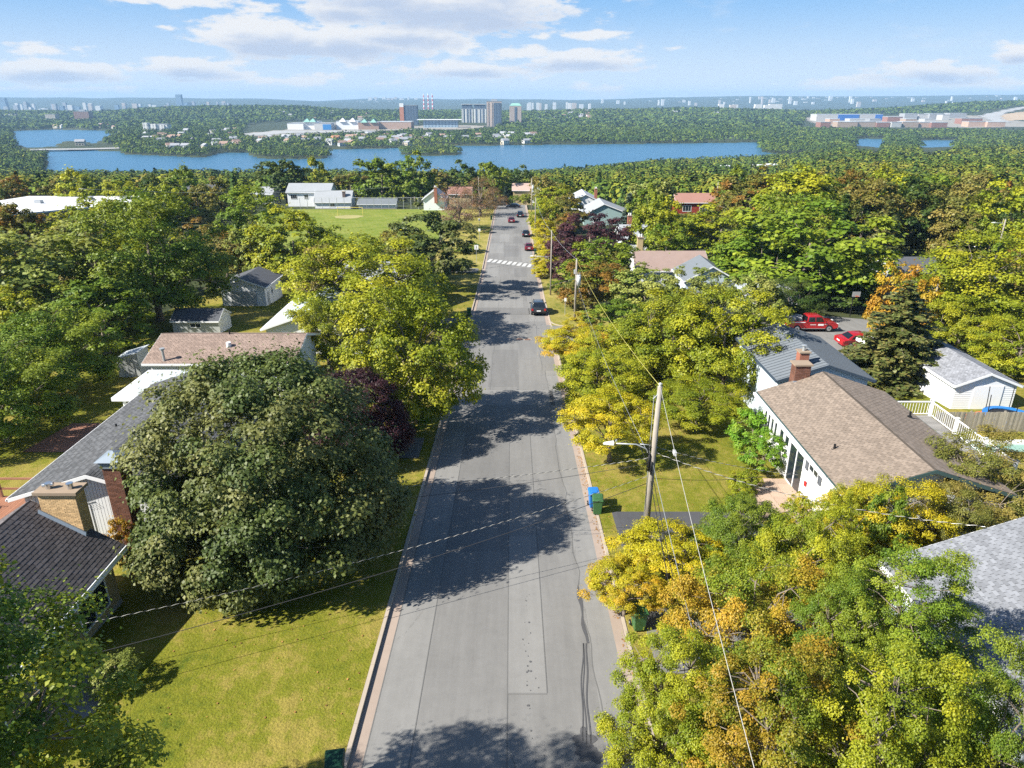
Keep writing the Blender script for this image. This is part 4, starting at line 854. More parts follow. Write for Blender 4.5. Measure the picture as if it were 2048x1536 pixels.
# ---------------------------------------------------------------- poles, lamps, wires
POLEW = mat('weathered_pole_wood', (.30, .27, .235), .9, .16, 3, bump=.5, bscale=26); PORC = mat('grey_porcelain', (.5, .5, .5), .3)
LAMPC = mat('lamp_housing', (.60, .62, .60), .45, .03)
def pole(x, y, h, label, r=.15, arm=None, transformer=False, cluster=False, group='utility poles along the street', zoff=0, m=None, name='utility_pole', cat='utility pole', lean=0):
    z = g1(x, y) + .1; e = empty(name, (x, y, z), label=label, cat=cat, group=group)
    MB().tube([(0, 0, -.3), (lean * .5, 0, h * .5), (lean, 0, h)], [r, r * .84, r * .68], 12).build('shaft', m or POLEW, e, True)
    MB().cyl((lean, 0, h), (lean, 0, h + .18), .05, .035, 8).cyl((lean, 0, h + .10), (lean, 0, h + .14), .09, n=8).build('insulator', PORC, e)
    if arm:
        L, za, s = arm
        pts = [(lean * za / h, 0, za - .75), (s * L * .18, 0, za - .22), (s * L * .45, 0, za), (s * L, 0, za + .05)]
        MB().tube(pts, .035, 7).tube([(0, 0, za - .05), (s * L * .35, 0, za + .02)], .02, 6).build('lamp_arm', GALV, e, True)
        m_ = MB(); m_.hexa([(s * L - .12, -.15, za), (s * L + s * .62, -.09, za + .03), (s * L + s * .62, .09, za + .03), (s * L - .12, .15, za), (s * L - .1, -.12, za + .16), (s * L + s * .55, -.06, za + .11), (s * L + s * .55, .06, za + .11), (s * L - .1, .12, za + .16)])
        l = m_.build('lamp_head', LAMPC, e, bevel=.02); MB().cyl((s * (L + .0), 0, za + .16), (s * (L + .0), 0, za + .24), .045, n=8).build('photocell', GALV, l); MB().box(min(s * (L + .08), s * (L + .5)), max(s * (L + .08), s * (L + .5)), -.07, .07, za - .02, za + .005).build('lamp_lens', GLASS, l)
    if transformer:
        t = MB().cyl((.32, -.05, h - 3.1), (.32, -.05, h - 1.9), .27, n=16).cyl((.32, -.05, h - 1.9), (.32, -.05, h - 1.84), .29, n=16).build('transformer', mat('transformer_grey', (.55, .57, .58), .4, .04), e, True)
        for a in (-.12, .12): MB().cyl((.32 + a, -.05, h - 1.84), (.32 + a, -.05, h - 1.5), .04, .03, 6).build('bushing', PORC, t)
        MB().box(-.3, -.1, -.1, .1, h - 1.7, h - 1.2).build('cutout', PORC, e)
    if cluster:
        rs = random.Random(2); m_ = MB()
        for k in range(11):
            a = rs.uniform(0, 6.28); z0 = h * .54 + rs.uniform(-.5, .5); m_.tube([(-.12, 0, z0), (-.16 - .14 * rs.random(), .12 * math.sin(a), z0 + rs.uniform(.1, .5)), (-.1, .1 * math.cos(a), z0 + rs.uniform(.2, 1.2))], .016, 5)
        m_.cyl((-.13, -.1, h * .5), (-.13, -.1, h * .60), .05, n=7).cyl((-.02, -.17, h * .48), (-.02, -.17, h * .56), .035, n=7); m_.build('cable_fittings', BLACK, e, True)
        MB().tube([(-.13, -.02, .3), (-.13, -.02, h * .95)], .018, 5).build('ground_wire', GALV, e)
        MB().tube([(lean * .96, -.04, h * .965), (-.16, -.05, h * .93)], .025, 5).build('bracket', GALV, e)
    return e
P1 = pole(6.72, 29.9, 8.75, 'tall weathered wooden utility pole with a curved street lamp arm, beside the dark driveway', .17, (1.75, 5.75, -1), cluster=True, lean=.12)
pole(7.85, 84.3, 7.6, 'wooden pole with a grey can transformer, beyond the parked dark vehicle', .15, transformer=True)
pole(5.75, 102, 9.4, 'slim pole with a lamp arm over the yellow shrubs, behind the dark parked vehicle', .12, (2.5, 5.8, -1))
pole(5.4, 165, 8.8, 'bare pole rising from the yellow shrubs on the right of the street', .13)
pole(5.6, 205, 10.4, 'far pole with a transformer near the end of the street', .14, transformer=True)
pole(-9.6, 208, 10.5, 'tall thin pole on the dry verge left of the street', .14); pole(-11.8, 214, 6.5, 'short pole with a box on the dry verge left of the street', .12)
pole(9.5, 245, 9, 'small far pole beside the house where the street ends', .13)
pole(35.5, 186, 8.5, 'light wooden pole among trees right of the teal house', .15); pole(61.5, 216, 8.5, 'slim pole right of the red house', .14)
pole(53.8, 87, 7.6, 'leaning grey pole in front of the long dark roof', .16, lean=.5); pole(82, 118, 9.5, 'grey pole with a lamp arm among the trees at far right', .15, (1.6, 9.0, -1))
WIREB = mat('black_cable', (.02, .02, .022), .6, .02); WIREG = mat('bare_aluminium_wire', (.62, .60, .55), .45, .03, metal=.3)
WIREL = mat('dark_line', (.05, .05, .055), .6, 0)
def wire(label, p, q, sag, r, m, twist=0, cat='overhead wire', group='overhead wires'):
    p, q = Vector(p), Vector(q); n = 26; pts = [p.lerp(q, i / n) - Vector((0, 0, 4 * sag * (i / n) * (1 - i / n))) for i in range(n + 1)]
    e = MB()
    if not twist: e.tube(pts, r, 5); o = e.build('overhead_wire', m, None, True)
    else:
        e.tube(pts, r * .62, 6, 0); N = int((q - p).length / twist * 5); P = []
        for i in range(N + 1):
            t = i / N; c = p.lerp(q, t) - Vector((0, 0, 4 * sag * t * (1 - t))); a = i * 2 * math.pi / 5; d = (q - p).normalized(); s = d.cross(Vector((0, 0, 1))).normalized(); u = s.cross(d)
            P.append(c + (s * math.cos(a) + u * math.sin(a)) * r * .8)
        e.tube(P, r * .55, 4, 1); o = e.build('overhead_wire', [WIREB, WIREG])
    return tag(o, label, cat, group)
TP = (6.84, 29.9, g1(6.72, 29.9) + 8.85); MID = (6.62, 29.9, 2.35); M2 = (6.6, 29.9, 1.6)
wire('twisted black and white service cable crossing the street to the lower left house', M2, (-17.0, 20.0, .8), .55, .016, 0, .42)
wire('thin black cable just below the twisted cable, crossing to the lower left', (6.6, 29.9, 1.2), (-17.0, 18.6, .3), .5, .014, WIREL)
wire('twisted service cable crossing the street towards the white gabled house', (6.6, 29.9, 2.6), (-16.3, 29.2, .9), .5, .017, 0, .4)
wire('thin cable crossing the street to the dark chimney', (6.6, 29.9, 2.3), (-17.8, 28.2, .2), .45, .012, WIREL)
wire('twisted service cable running right over the lawn to the white house', (6.85, 29.9, 3.2), (16.6, 31.8, .45), .3, .016, 0, .4)
wire('thin cable running right from the pole towards the white house door', (6.85, 29.9, 1.5), (16.7, 33.4, .2), .4, .012, WIREL)
wire('bright bare wire from the top of the near pole towards the camera side', TP, (3.7, -4, 6.4), .7, .009, WIREG)
wire('bright yellowish wire from the near pole top to the transformer pole', TP, (7.85, 84.3, g1(7.85, 84.3) + 7.8), .8, .010, mat('yellow_wire', (.6, .55, .15), .5))
wire('upper thick black cable from mid pole towards the camera', (6.75, 29.8, 2.0), (3.9, -4, 3.0), .5, .015, WIREB)
wire('lower black cable from mid pole towards the camera', (6.75, 29.8, 1.4), (3.6, -4, 2.6), .5, .016, WIREB)
wire('grey cable from mid pole towards the camera, beside the black ones', (6.8, 29.8, 2.3), (4.3, -4, 3.8), .5, .012, GALV)
wire('black cable bundle from mid pole along the verge to the transformer pole', (6.6, 30, 2.2), (7.75, 84.3, g1(7.85, 84.3) + 5.2), .9, .016, WIREB)
wire('grey cable from mid pole along the verge to the transformer pole', (6.55, 30, 2.8), (7.75, 84.3, g1(7.85, 84.3) + 5.7), .9, .010, GALV)
wire('wire from the transformer pole to the slim lamp pole', (7.85, 84.3, g1(7.85, 84.3) + 7.8), (5.75, 102, g1(5.75, 102) + 9.4), .3, .014, GALV)
wire('wire over the yellow shrubs from the slim lamp pole', (5.75, 102, g1(5.75, 102) + 9.4), (5.4, 165, g1(5.4, 165) + 8.8), .8, .016, GALV)
wire('thin twisted cable from the transformer pole over the street to the left houses', (7.75, 84.3, g1(7.85, 84.3) + 5.4), (-15, 74, -2.5), .8, .022, 0, .6)
wire('long thin wire crossing over trees at the far left', (-90, 150, 1.5), (-30, 190, -2.5), 1.2, .03, GALV)
wire('twisted cable over the left lawns near the red car', (5.7, 102, g1(5.7, 102) + 5.6), (-24, 95, -4.3), .6, .02, 0, .6)
wire('wire leading right to the pale grey shingle roof', (6.85, 29.9, 2.9), (19.0, 23.9, 2.7), .6, .02, 0, .5)
for x, y, lab in ((8.05, 14.4, 'small white tag hanging on the bright wire near the camera'),): pass
wt = MB().box(-.05, .05, -.14, .14, -.12, .02).build('wire_spacer', PORC); wt.location = (6.32, 24.2, 5.92); tag(wt, 'small white spacer clipped on the bright bare wire beside the near pole', 'wire spacer')

# ---------------------------------------------------------------- wheeled bins, signs
BING = mat('green_plastic', (.045, .125, .045), .45, .04, 3); BINGD = mat('dark_green_plastic', (.012, .05, .03), .4, .04, 3); BINB = mat('blue_plastic', (.025, .17, .50), .42, .03)
def make_bin(m, label, loc, rz):
    z = g1(*loc) + (.135 if loc[0] > 4.9 or loc[0] < -5.4 else .01); e = empty('wheeled_bin', (*loc, z), rz, label, 'wheeled bin', 'wheeled bins put out along the street')
    MB().hexa([(-.22, -.24, .06), (.22, -.24, .06), (.22, .22, .06), (-.22, .22, .06), (-.28, -.34, 1.0), (.28, -.34, 1.0), (.28, .34, 1.0), (-.28, .34, 1.0)]).build('body', m, e, bevel=.03)
    MB().box(-.31, .31, -.37, .36, .95, 1.0).build('rim', m, e, bevel=.01)
    l = MB().hexa([(-.31, -.40, 1.0), (.31, -.40, 1.0), (.31, .36, 1.02), (-.31, .36, 1.02), (-.26, -.34, 1.07), (.26, -.34, 1.07), (.26, .30, 1.10), (-.26, .30, 1.10)]).build('lid', m, e, bevel=.02)
    MB().box(-.16, .16, -.24, .2, 1.075, 1.105).build('lid_panel', m, l, bevel=.01)
    MB().tube([(-.24, .38, .98), (-.24, .46, 1.0), (.24, .46, 1.0), (.24, .38, .98)], .02, 6).build('handle', m, e)
    for s in (-1, 1):
        wh = MB().cyl((s * .25, .26, .12), (s * .31, .26, .12), .12, n=16).build('wheel', RUBBER, e); MB().cyl((s * .31, .26, .12), (s * .318, .26, .12), .05, n=10).build('hub', GALV, wh)
    return e
make_bin(BINB, 'blue wheeled bin standing just behind a green one at the right kerb', (4.62, 34.3), .05)
make_bin(BING, 'green wheeled bin in front of the blue one at the right kerb', (4.75, 33.5), -.08)
make_bin(BING, 'green wheeled bin at the right kerb below the yellow foliage', (5.25, 23.2), .1)
make_bin(BINGD, 'dark green wheeled bin at the left kerb, cut by the bottom picture edge', (-5.45, 15.55), 3.3)
make_bin(BING, 'green wheeled bin at the left kerb beside the yellow-green maple', (-5.5, 86.6), .1)
make_bin(BINGD, 'green wheeled bin behind the parked maroon car by the yellow shrubs', (4.75, 141), 0)
make_bin(BINGD, 'dark wheeled bin far away at the left kerb', (-5.7, 196), 0)
SIGNB = mat('sign_blue', (.02, .05, .25), .5)
def sign(x, y, h, w_, hh, label, walker=False, name='road_sign'):
    e = empty(name, (x, y, g1(x, y) + .1), label=label, cat='sign'); MB().cyl((0, 0, 0), (0, 0, h), .035, n=8).build('post', GALV, e); p = MB().box(-w_ / 2, w_ / 2, -.06, -.04, h - hh, h).build('sign_panel', TRIM, e)
    if walker:   # walking figure printed on the panel
        z = h - hh; s = hh; q = MB(); F_ = lambda a, b: (a * s, -.064, z + b * s)
        q.poly([F_(.02 + .06 * math.cos(t), .80 + .06 * math.sin(t)) for t in np.linspace(0, 6.28, 11)[:-1]])
        q.poly([F_(-.05, .70), F_(.07, .70), F_(.06, .42), F_(-.06, .42)]).poly([F_(-.06, .42), F_(.0, .42), F_(-.10, .12), F_(-.17, .12)]).poly([F_(0, .42), F_(.06, .42), F_(.17, .14), F_(.10, .12)]).poly([F_(.05, .68), F_(.08, .64), F_(.19, .48), F_(.16, .45)]).poly([F_(-.05, .68), F_(-.08, .62), F_(-.17, .50), F_(-.15, .46)])
        q.build('walking_figure', BLACK, p)
sign(-6.7, 131.5, 3.4, .75, .85, 'white pedestrian crossing sign with a black walking figure, left of the crosswalk', True)
sign(-7.4, 160, 2.6, .5, .6, 'small white sign on the left verge beyond the crosswalk'); sign(-8.3, 180, 2.4, .45, .6, 'small pale sign farther up the left verge')
sign(6.9, 88.0, 2.2, .3, .45, 'thin post with a small plate on the verge by the parked dark vehicle')

# ---------------------------------------------------------------- vehicles
TAIL = mat('red_lamp_glass', (.35, .01, .01), .15, spec=.7); HEAD = mat('clear_lamp_glass', (.65, .68, .70), .1, spec=.8); PLATE = mat('plate_white', (.75, .75, .75), .5)
def smooth_outline(pts): return pts
def vehicle(kind, col, label, x, y, rz, sc_=1.0, group='vehicles parked and driving on the street', z=None, cat='car', name='parked_car', rough=.28):
    e = empty(name, (x, y, (g1(x, y) + .01) if z is None else z), rz, label, cat, group); sl = math.atan(np.interp(y + 2, PY, PZ) - np.interp(y - 2, PY, PZ)) / 4 * 4 / 4
    dzy = float(np.interp(y + 2, PY, PZ) - np.interp(y - 2, PY, PZ)) / 4
    e.rotation_euler = (math.atan(dzy * math.cos(rz)), -math.atan(dzy * -math.sin(rz)), rz); e.scale = (sc_,) * 3
    P = mat(name + '_paint', col, rough, .02, spec=.5, coat=.8, metal=.25)
    # +y is forward; side outlines are (y, z)
    if kind == 'suv': L, W, low, roof = 4.75, 1.92, [(-2.35, .38), (-2.38, .62), (-2.34, 1.02), (-2.2, 1.08), (1.0, 1.08), (2.05, .98), (2.32, .82), (2.36, .42), (1.9, .30), (-2.0, .30)], [(-2.2, 1.06), (-1.98, 1.70), (-1.5, 1.78), (.1, 1.76), (.35, 1.68), (1.05, 1.06)]; wb = 1.42; wr = .37
    elif kind == 'sedan': L, W, low, roof = 4.6, 1.80, [(-2.25, .36), (-2.28, .60), (-2.22, .90), (-1.5, .98), (1.0, .94), (2.0, .80), (2.24, .62), (2.26, .36), (1.8, .24), (-1.9, .24)], [(-1.75, .95), (-1.05, 1.40), (-.3, 1.45), (.3, 1.42), (1.15, .92)]; wb = 1.36; wr = .33
    else: L, W, low, roof = 5.9, 2.02, [(-2.95, .55), (-2.97, .80), (-2.95, 1.10), (1.3, 1.12), (2.5, 1.08), (2.86, .95), (2.92, .55), (2.6, .42), (-2.7, .42)], [(-.75, 1.10), (-.62, 1.76), (-.4, 1.86), (.7, 1.86), (.95, 1.80), (1.55, 1.10)]; wb = 1.85; wr = .42
    w2 = W / 2
    def loft(out, prof):
        """profile of half widths across height: list of (half width, inset scale)"""
        n = len(out); m = MB(); cy = sum(p[0] for p in out) / n; cz = sum(p[1] for p in out) / n
        for hw, s in prof: m.v += [(hw, cy + (p[0] - cy) * s, cz + (p[1] - cz) * s) for p in out]
        k = len(prof); m.f = [(j * n + i, j * n + (i + 1) % n, (j + 1) * n + (i + 1) % n, (j + 1) * n + i) for j in range(k - 1) for i in range(n)] + [tuple(range(n)), tuple((k - 1) * n + i for i in reversed(range(n)))]; m.m = [0] * len(m.f); return m
    body = loft(low, [(-w2 + .02, .93), (-w2, .975), (-w2 + .06, 1.0), (w2 - .06, 1.0), (w2, .975), (w2 - .02, .93)]).build('body', P, e, True, bevel=.02)
    zt = max(p[1] for p in roof); zb = min(p[1] for p in roof); m = MB(); n = len(roof)
    hw = lambda z, ins=0: (w2 - .10) - (z - zb) / (zt - zb) * .20 - ins
    for s in (-1, 1): m.v += [(s * hw(p[1]), p[0], p[1]) for p in roof]
    m.f = [(i, (i + 1) % n, n + (i + 1) % n, n + i) for i in range(n)] + [tuple(reversed(range(n))), tuple(n + i for i in range(n))]; m.m = [0] * len(m.f)
    m.build('cabin', P, e, True, bevel=.03)
    def pane(a, b, t0, t1, nm):   # pane across the car on roof segment a-b
        A, B = Vector((0, *roof[a])), Vector((0, *roof[b])); p0, p1 = A.lerp(B, t0), A.lerp(B, t1); nn = Vector((0, (B - A).z, -(B - A).y)).normalized(); nn = -nn if nn.z < 0 else nn; g = nn * .012; g2 = -nn * .03
        q0, q1 = hw(p0.z, .09), hw(p1.z, .09)
        MB().hexa([(-q0, *(p0 + g2)[1:]), (q0, *(p0 + g2)[1:]), (q1, *(p1 + g2)[1:]), (-q1, *(p1 + g2)[1:]), (-q0, *(p0 + g)[1:]), (q0, *(p0 + g)[1:]), (q1, *(p1 + g)[1:]), (-q1, *(p1 + g)[1:])]).build(nm, DARKG, e)
    pane(0, 1, .12, .92, 'rear_window'); pane(n - 1, n - 2, .10, .93, 'windscreen')
    y0, y1 = roof[0][0], roof[-1][0]
    def side(ya0, ya1, yb0, yb1, z0, z1, nm):
        for s in (-1, 1):
            a, b = hw(z0, -.012) * s, hw(z1, -.012) * s; c, d = hw(z0, .03) * s, hw(z1, .03) * s
            MB().hexa([(c, ya0, z0), (c, ya1, z0), (d, yb1, z1), (d, yb0, z1), (a, ya0, z0), (a, ya1, z0), (b, yb1, z1), (b, yb0, z1)]).build(nm, DARKG, e)
    zl0, zl1 = zb + .07, zt - .14
    if kind == 'suv': side(-2.0, -1.05, -1.82, -1.05, zl0, zl1, 'side_window'); side(-.98, -.02, -.98, -.02, zl0, zl1, 'side_window'); side(.05, .85, .05, .34, zl0, zl1, 'side_window')
    elif kind == 'sedan': side(-1.35, -.30, -.95, -.30, zl0, zl1 + .03, 'side_window'); side(-.23, .85, -.23, .35, zl0, zl1 + .03, 'side_window')
    else: side(-.62, .18, -.52, .18, zl0, zl1, 'side_window'); side(.26, 1.25, .26, .92, zl0, zl1, 'side_window')
    for s in (-1, 1):
        for yy in (-wb, wb):
            wh = MB().cyl((s * (w2 - .22), yy, wr), (s * (w2 + .005), yy, wr), wr, n=20).build('wheel', RUBBER, e, False, bevel=.02); MB().cyl((s * (w2 + .004), yy, wr), (s * (w2 + .02), yy, wr), wr * .64, wr * .55, n=14).build('rim', CHROME, wh)
            sp = MB()
            for k in range(5): t = k * 1.2566; sp.box(-.01, .01, -.01, .01, -.01, .01); 
            MB().cyl((s * (w2 + .02), yy, wr), (s * (w2 + .028), yy, wr), wr * .18, n=8).build('hub_cap', BLACK, wh)
        yr_, yf = low[1][0], max(p[0] for p in low)
        MB().box(s * (w2 - .14) - .12, s * (w2 - .14) + .12, yr_ - .03, yr_ + .10, low[2][1] - .32, low[2][1] - .05).build('tail_light', TAIL, e)
        MB().box(s * (w2 - .24) - .17, s * (w2 - .24) + .17, yf - .14, yf + .01, .66 if kind != 'pickup' else .82, .80 if kind != 'pickup' else 1.0).build('headlight', HEAD, e)
        MB().box(s * (w2 + .08) - .1, s * (w2 + .08) + .1, roof[-1][0] - .35, roof[-1][0] - .2, zb + .02, zb + .18).build('mirror', P, e, bevel=.02)
    MB().box(-w2 + .06, w2 - .06, yr_ - .06, yr_ + .15, .36, .56).build('rear_bumper', CHROME if kind == 'pickup' else (P if kind == 'sedan' else BLACK), e, bevel=.03)
    MB().box(-w2 + .08, w2 - .08, yf - .12, yf + .05, .36, .60).build('front_bumper', CHROME if kind == 'pickup' else P, e, bevel=.03)
    MB().box(-.26, .26, yr_ - .075, yr_ - .05, .62, .76).build('licence_plate', PLATE, e); MB().box(-.45, .45, yf, yf + .02, .62, .80).build('grille', BLACK, e)
    if kind == 'suv':
        for s in (-1, 1): MB().tube([(s * .62, -1.7, 1.8), (s * .62, -1.5, 1.84), (s * .62, .1, 1.82)], .022, 5).build('roof_rail', BLACK, e)
        MB().box(-.5, .5, -.7, .1, 1.775, 1.785).build('sunroof', DARKG, e)
    if kind == 'pickup':
        MB().box(-w2 + .14, w2 - .14, -2.82, -.82, 1.05, 1.135).build('cargo_bed', BLACK, e)
        b = MB()
        for s in (-1, 1): b.box(s * (w2 - .07) - .06, s * (w2 - .07) + .06, -2.9, -.8, 1.08, 1.30)
        b.box(-w2 + .13, w2 - .13, -2.94, -2.84, 1.0, 1.30); b.build('bed_side', P, e, bevel=.01)
    return e
vehicle('suv', (.035, .038, .045), 'dark grey sport utility vehicle parked at the right kerb, seen from behind', 3.45, 89.6, 0)
vehicle('sedan', (.16, .012, .022), 'maroon car parked at the right kerb beside the yellow shrubs', 3.55, 147.5, 0)
vehicle('sedan', (.012, .013, .018), 'black car parked at the right kerb, farther than the maroon one', 3.3, 167, 0)
vehicle('sedan', (.15, .012, .02), 'maroon car driving away in the middle of the street', -.15, 192, 0, name='moving_car')
vehicle('suv', (.014, .015, .018), 'black utility vehicle parked at the right far up the street, with doors ajar', 2.3, 203.5, 0)
vehicle('sedan', (.02, .02, .025), 'dark car parked across the far end of the street, right of its middle', .4, 229, 1.45)
vehicle('sedan', (.03, .03, .035), 'dark car at the very far end of the street, by the brown trees', -4.0, 234, 1.5)
vehicle('sedan', (.25, .012, .012), 'red car in a shaded driveway on the left, mostly hidden by the dark tree', -12.5, 123.5, 1.5)
RC = (.42, .012, .016)
zc = g1(35, 77.7) + .145
vehicle('sedan', RC, 'red car behind the white canopy in the paved court', 37.2, 71.5, -1.45, group='vehicles in the paved court', z=g1(37.2, 71.5) + .14)
tk = vehicle('pickup', RC, 'red pickup truck with white lettering strips parked side-on in the paved court', 34.9, 78.6, -math.pi / 2, group='vehicles in the paved court', cat='pickup truck', name='pickup_truck', z=zc)
tk.rotation_euler = (0, 0, -math.pi / 2)
for (a, b, z0, z1) in ((-2.8, -1.0, 1.14, 1.22), (-.4, .25, .86, .92), (.5, 1.15, .78, .98), (1.25, 1.6, .92, .96)): MB().box(1.008, 1.016, a, b, z0, z1).build('white_lettering', TRIM, tk)
MB().box(.98, 1.05, -1.35, 1.35, .40, .46).build('running_board', CHROME, tk)
cg = MB(); rs = random.Random(6)
for k in range(16):
    xx, yy, s = rs.uniform(-.6, .6), rs.uniform(-2.6, -1.2), rs.uniform(.08, .25); cg.box(xx - s, xx + s, yy - s, yy + s, 1.14, 1.2 + s * 2.2)
cgo = cg.build('tool_pile', [mat('mixed_tools', (.4, .4, .4), .6, .3, 5)]); cgo.location = tk.location; cgo.rotation_euler = tk.rotation_euler; tag(cgo, 'pile of grey tools and gear in the bed of the red pickup truck', 'tools')
ck = vehicle('sedan', (.30, .38, .42), 'pale blue-grey car half hidden under trees near the pale shingle roof', 12.2, 19.4, 1.4, group='vehicles in the paved court', z=g1(12.2, 19.4) + .14); ck['group'] = 'vehicles in driveways'
# ---------------------------------------------------------------- trees
def leaf_quads(c, n, size, rng, elong=1.0):
    N = len(c); n = n / np.maximum(np.linalg.norm(n, axis=1, keepdims=True), 1e-6); r = rng.normal(size=(N, 3)); a = np.cross(n, r); a /= np.maximum(np.linalg.norm(a, axis=1, keepdims=True), 1e-6); b = np.cross(n, a)
    s = (size * rng.uniform(.7, 1.3, N))[:, None]; fold = n * s * .18
    v = np.stack([c - a * s * .62 * elong, c + b * s * .5 + fold, c + a * s * .62 * elong, c - b * s * .5 + fold], 1).reshape(-1, 3)
    return v, np.arange(4 * N).reshape(N, 4)
def sphere_dirs(n, rng, zmin=-.75):
    z = rng.uniform(zmin, 1, n); t = rng.uniform(0, 2 * math.pi, n); r = np.sqrt(1 - z * z); return np.stack([r * np.cos(t), r * np.sin(t), z], 1)
def make_proto(seed, R0, H0, zlow, ncl, nleaf, leaf, lump=.22, rc=.15, inner=.28, cf=.42, flat=.62, pw=1.0, shell=.45, rmin=.80, gap=0, limbs=12, twigs=40):
    rng = np.random.default_rng(seed); d = sphere_dirs(int(ncl * 1.6), rng)
    ph = rng.uniform(0, 9, 6); nz = (np.sin(d[:, 0] * 3.1 + ph[0]) * np.cos(d[:, 1] * 3.7 + ph[1]) + np.sin(d[:, 2] * 4.1 + ph[2] + d[:, 0] * 2.3) * .8 + np.sin(d[:, 1] * 6.3 + d[:, 2] * 5 + ph[3]) * .5 + np.sin(d[:, 0] * 8 + d[:, 2] * 7 + ph[4]) * .35) / 2.0
    if gap: keep = nz > -gap; d, nz = d[keep], nz[keep]
    d, nz = d[:ncl], nz[:ncl]; n = len(d)
    rad = (1 + lump * nz) * rng.uniform(rmin, 1.04, n); k = rng.random(n) < inner; rad[k] *= rng.uniform(.35, .8, k.sum())
    cz = H0 * cf; up = H0 - cz; dn = cz - H0 * zlow
    hz = np.abs(d[:, 2]) ** pw * np.sign(d[:, 2])
    cc = np.stack([d[:, 0] * R0 * rad, d[:, 1] * R0 * rad, cz + np.where(hz > 0, hz * up, hz * dn) * rad], 1)
    rcl = R0 * rc * rng.uniform(.7, 1.35, n); per = np.maximum((nleaf * rcl ** 2 / (rcl ** 2).sum()).astype(int), 3)
    ci = np.repeat(np.arange(n), per); N = len(ci)
    g = rng.normal(size=(N, 3)); g /= np.linalg.norm(g, axis=1, keepdims=True); g[:, 2] = np.where(g[:, 2] < -.35, -g[:, 2] * .6, g[:, 2])
    rr_ = shell + (1 - shell) * rng.random(N) ** .6
    p = cc[ci] + g * (rcl[ci] * rr_)[:, None] * np.array([1, 1, flat])
    # a sprinkling of loose outer sprays that break the outline
    jit = rng.random(N) < .06; p[jit] += g[jit] * rcl[ci][jit][:, None] * .55 + np.array([0, 0, 1]) * rcl[ci][jit][:, None] * .25
    out = (cc - np.array([0, 0, cz])); out /= np.maximum(np.linalg.norm(out, axis=1, keepdims=True), .1)
    nn = g * .55 + out[ci] * .35 + np.array([0, 0, .55]) + rng.normal(size=(N, 3)) * .42
    v, f = leaf_quads(p, nn, leaf, rng)
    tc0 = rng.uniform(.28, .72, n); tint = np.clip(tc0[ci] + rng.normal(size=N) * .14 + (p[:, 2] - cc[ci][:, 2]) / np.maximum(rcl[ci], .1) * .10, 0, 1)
    hb = np.clip(.5 + nz * .9 + rng.normal(size=n) * .28, 0, 1); hue = np.clip(hb[ci] ** 1.6 + rng.normal(size=N) * .12, 0, 1)
    crown = np_mesh('crown', v, f, {'tint': tint, 'hue': hue})
    # trunk with limbs and twigs
    m = MB(); rt = .022 * H0 + .05; top = Vector((rng.normal() * .03 * R0, rng.normal() * .03 * R0, cz + up * .35)); tr = [Vector((0, 0, -.3)), Vector((0, 0, H0 * .06)), Vector((top.x * .4, top.y * .4, H0 * .22)), Vector((top.x * .8, top.y * .8, cz)), top]
    m.tube(tr, [rt * 1.5, rt * 1.05, rt * .85, rt * .55, rt * .2], 8 if nleaf > 4000 else 5); ends = []
    order = np.argsort(-np.linalg.norm(cc[:, :2], axis=1)); pick = order[np.linspace(0, len(order) * .85, limbs).astype(int)] if limbs else []
    for i in pick:
        e = Vector(cc[i]) * .96; h0 = min(max(H0 * max(zlow, .1) * .8, e.z * .55), cz); s = Vector((top.x * h0 / top.z, top.y * h0 / top.z, h0)); mid = s.lerp(e, .5) + Vector((0, 0, (e - s).length * .12)) + Vector(rng.normal(size=3) * .04 * R0)
        q = [s, s.lerp(mid, .5) + Vector(rng.normal(size=3) * .02 * R0), mid, mid.lerp(e, .5), e]; m.tube(q, [rt * .42, rt * .32, rt * .22, rt * .14, rt * .05], 5); ends += q[1:4]
    if ends and twigs:
        for i in rng.choice(n, min(twigs, n), replace=False):
            e = Vector(cc[i]); s = min(ends, key=lambda a: (a - e).length); mid = s.lerp(e, .5) + Vector(rng.normal(size=3) * .05 * R0); m.tube([s, mid, e], [rt * .13, rt * .09, rt * .03], 4, cap=False)
    trunk = m.mesh('trunk', True); crown.materials.append(LEAF); trunk.materials.append(BARKP if seed == 62 else BARK)
    return dict(R=R0, H=H0, crown=crown, trunk=trunk)
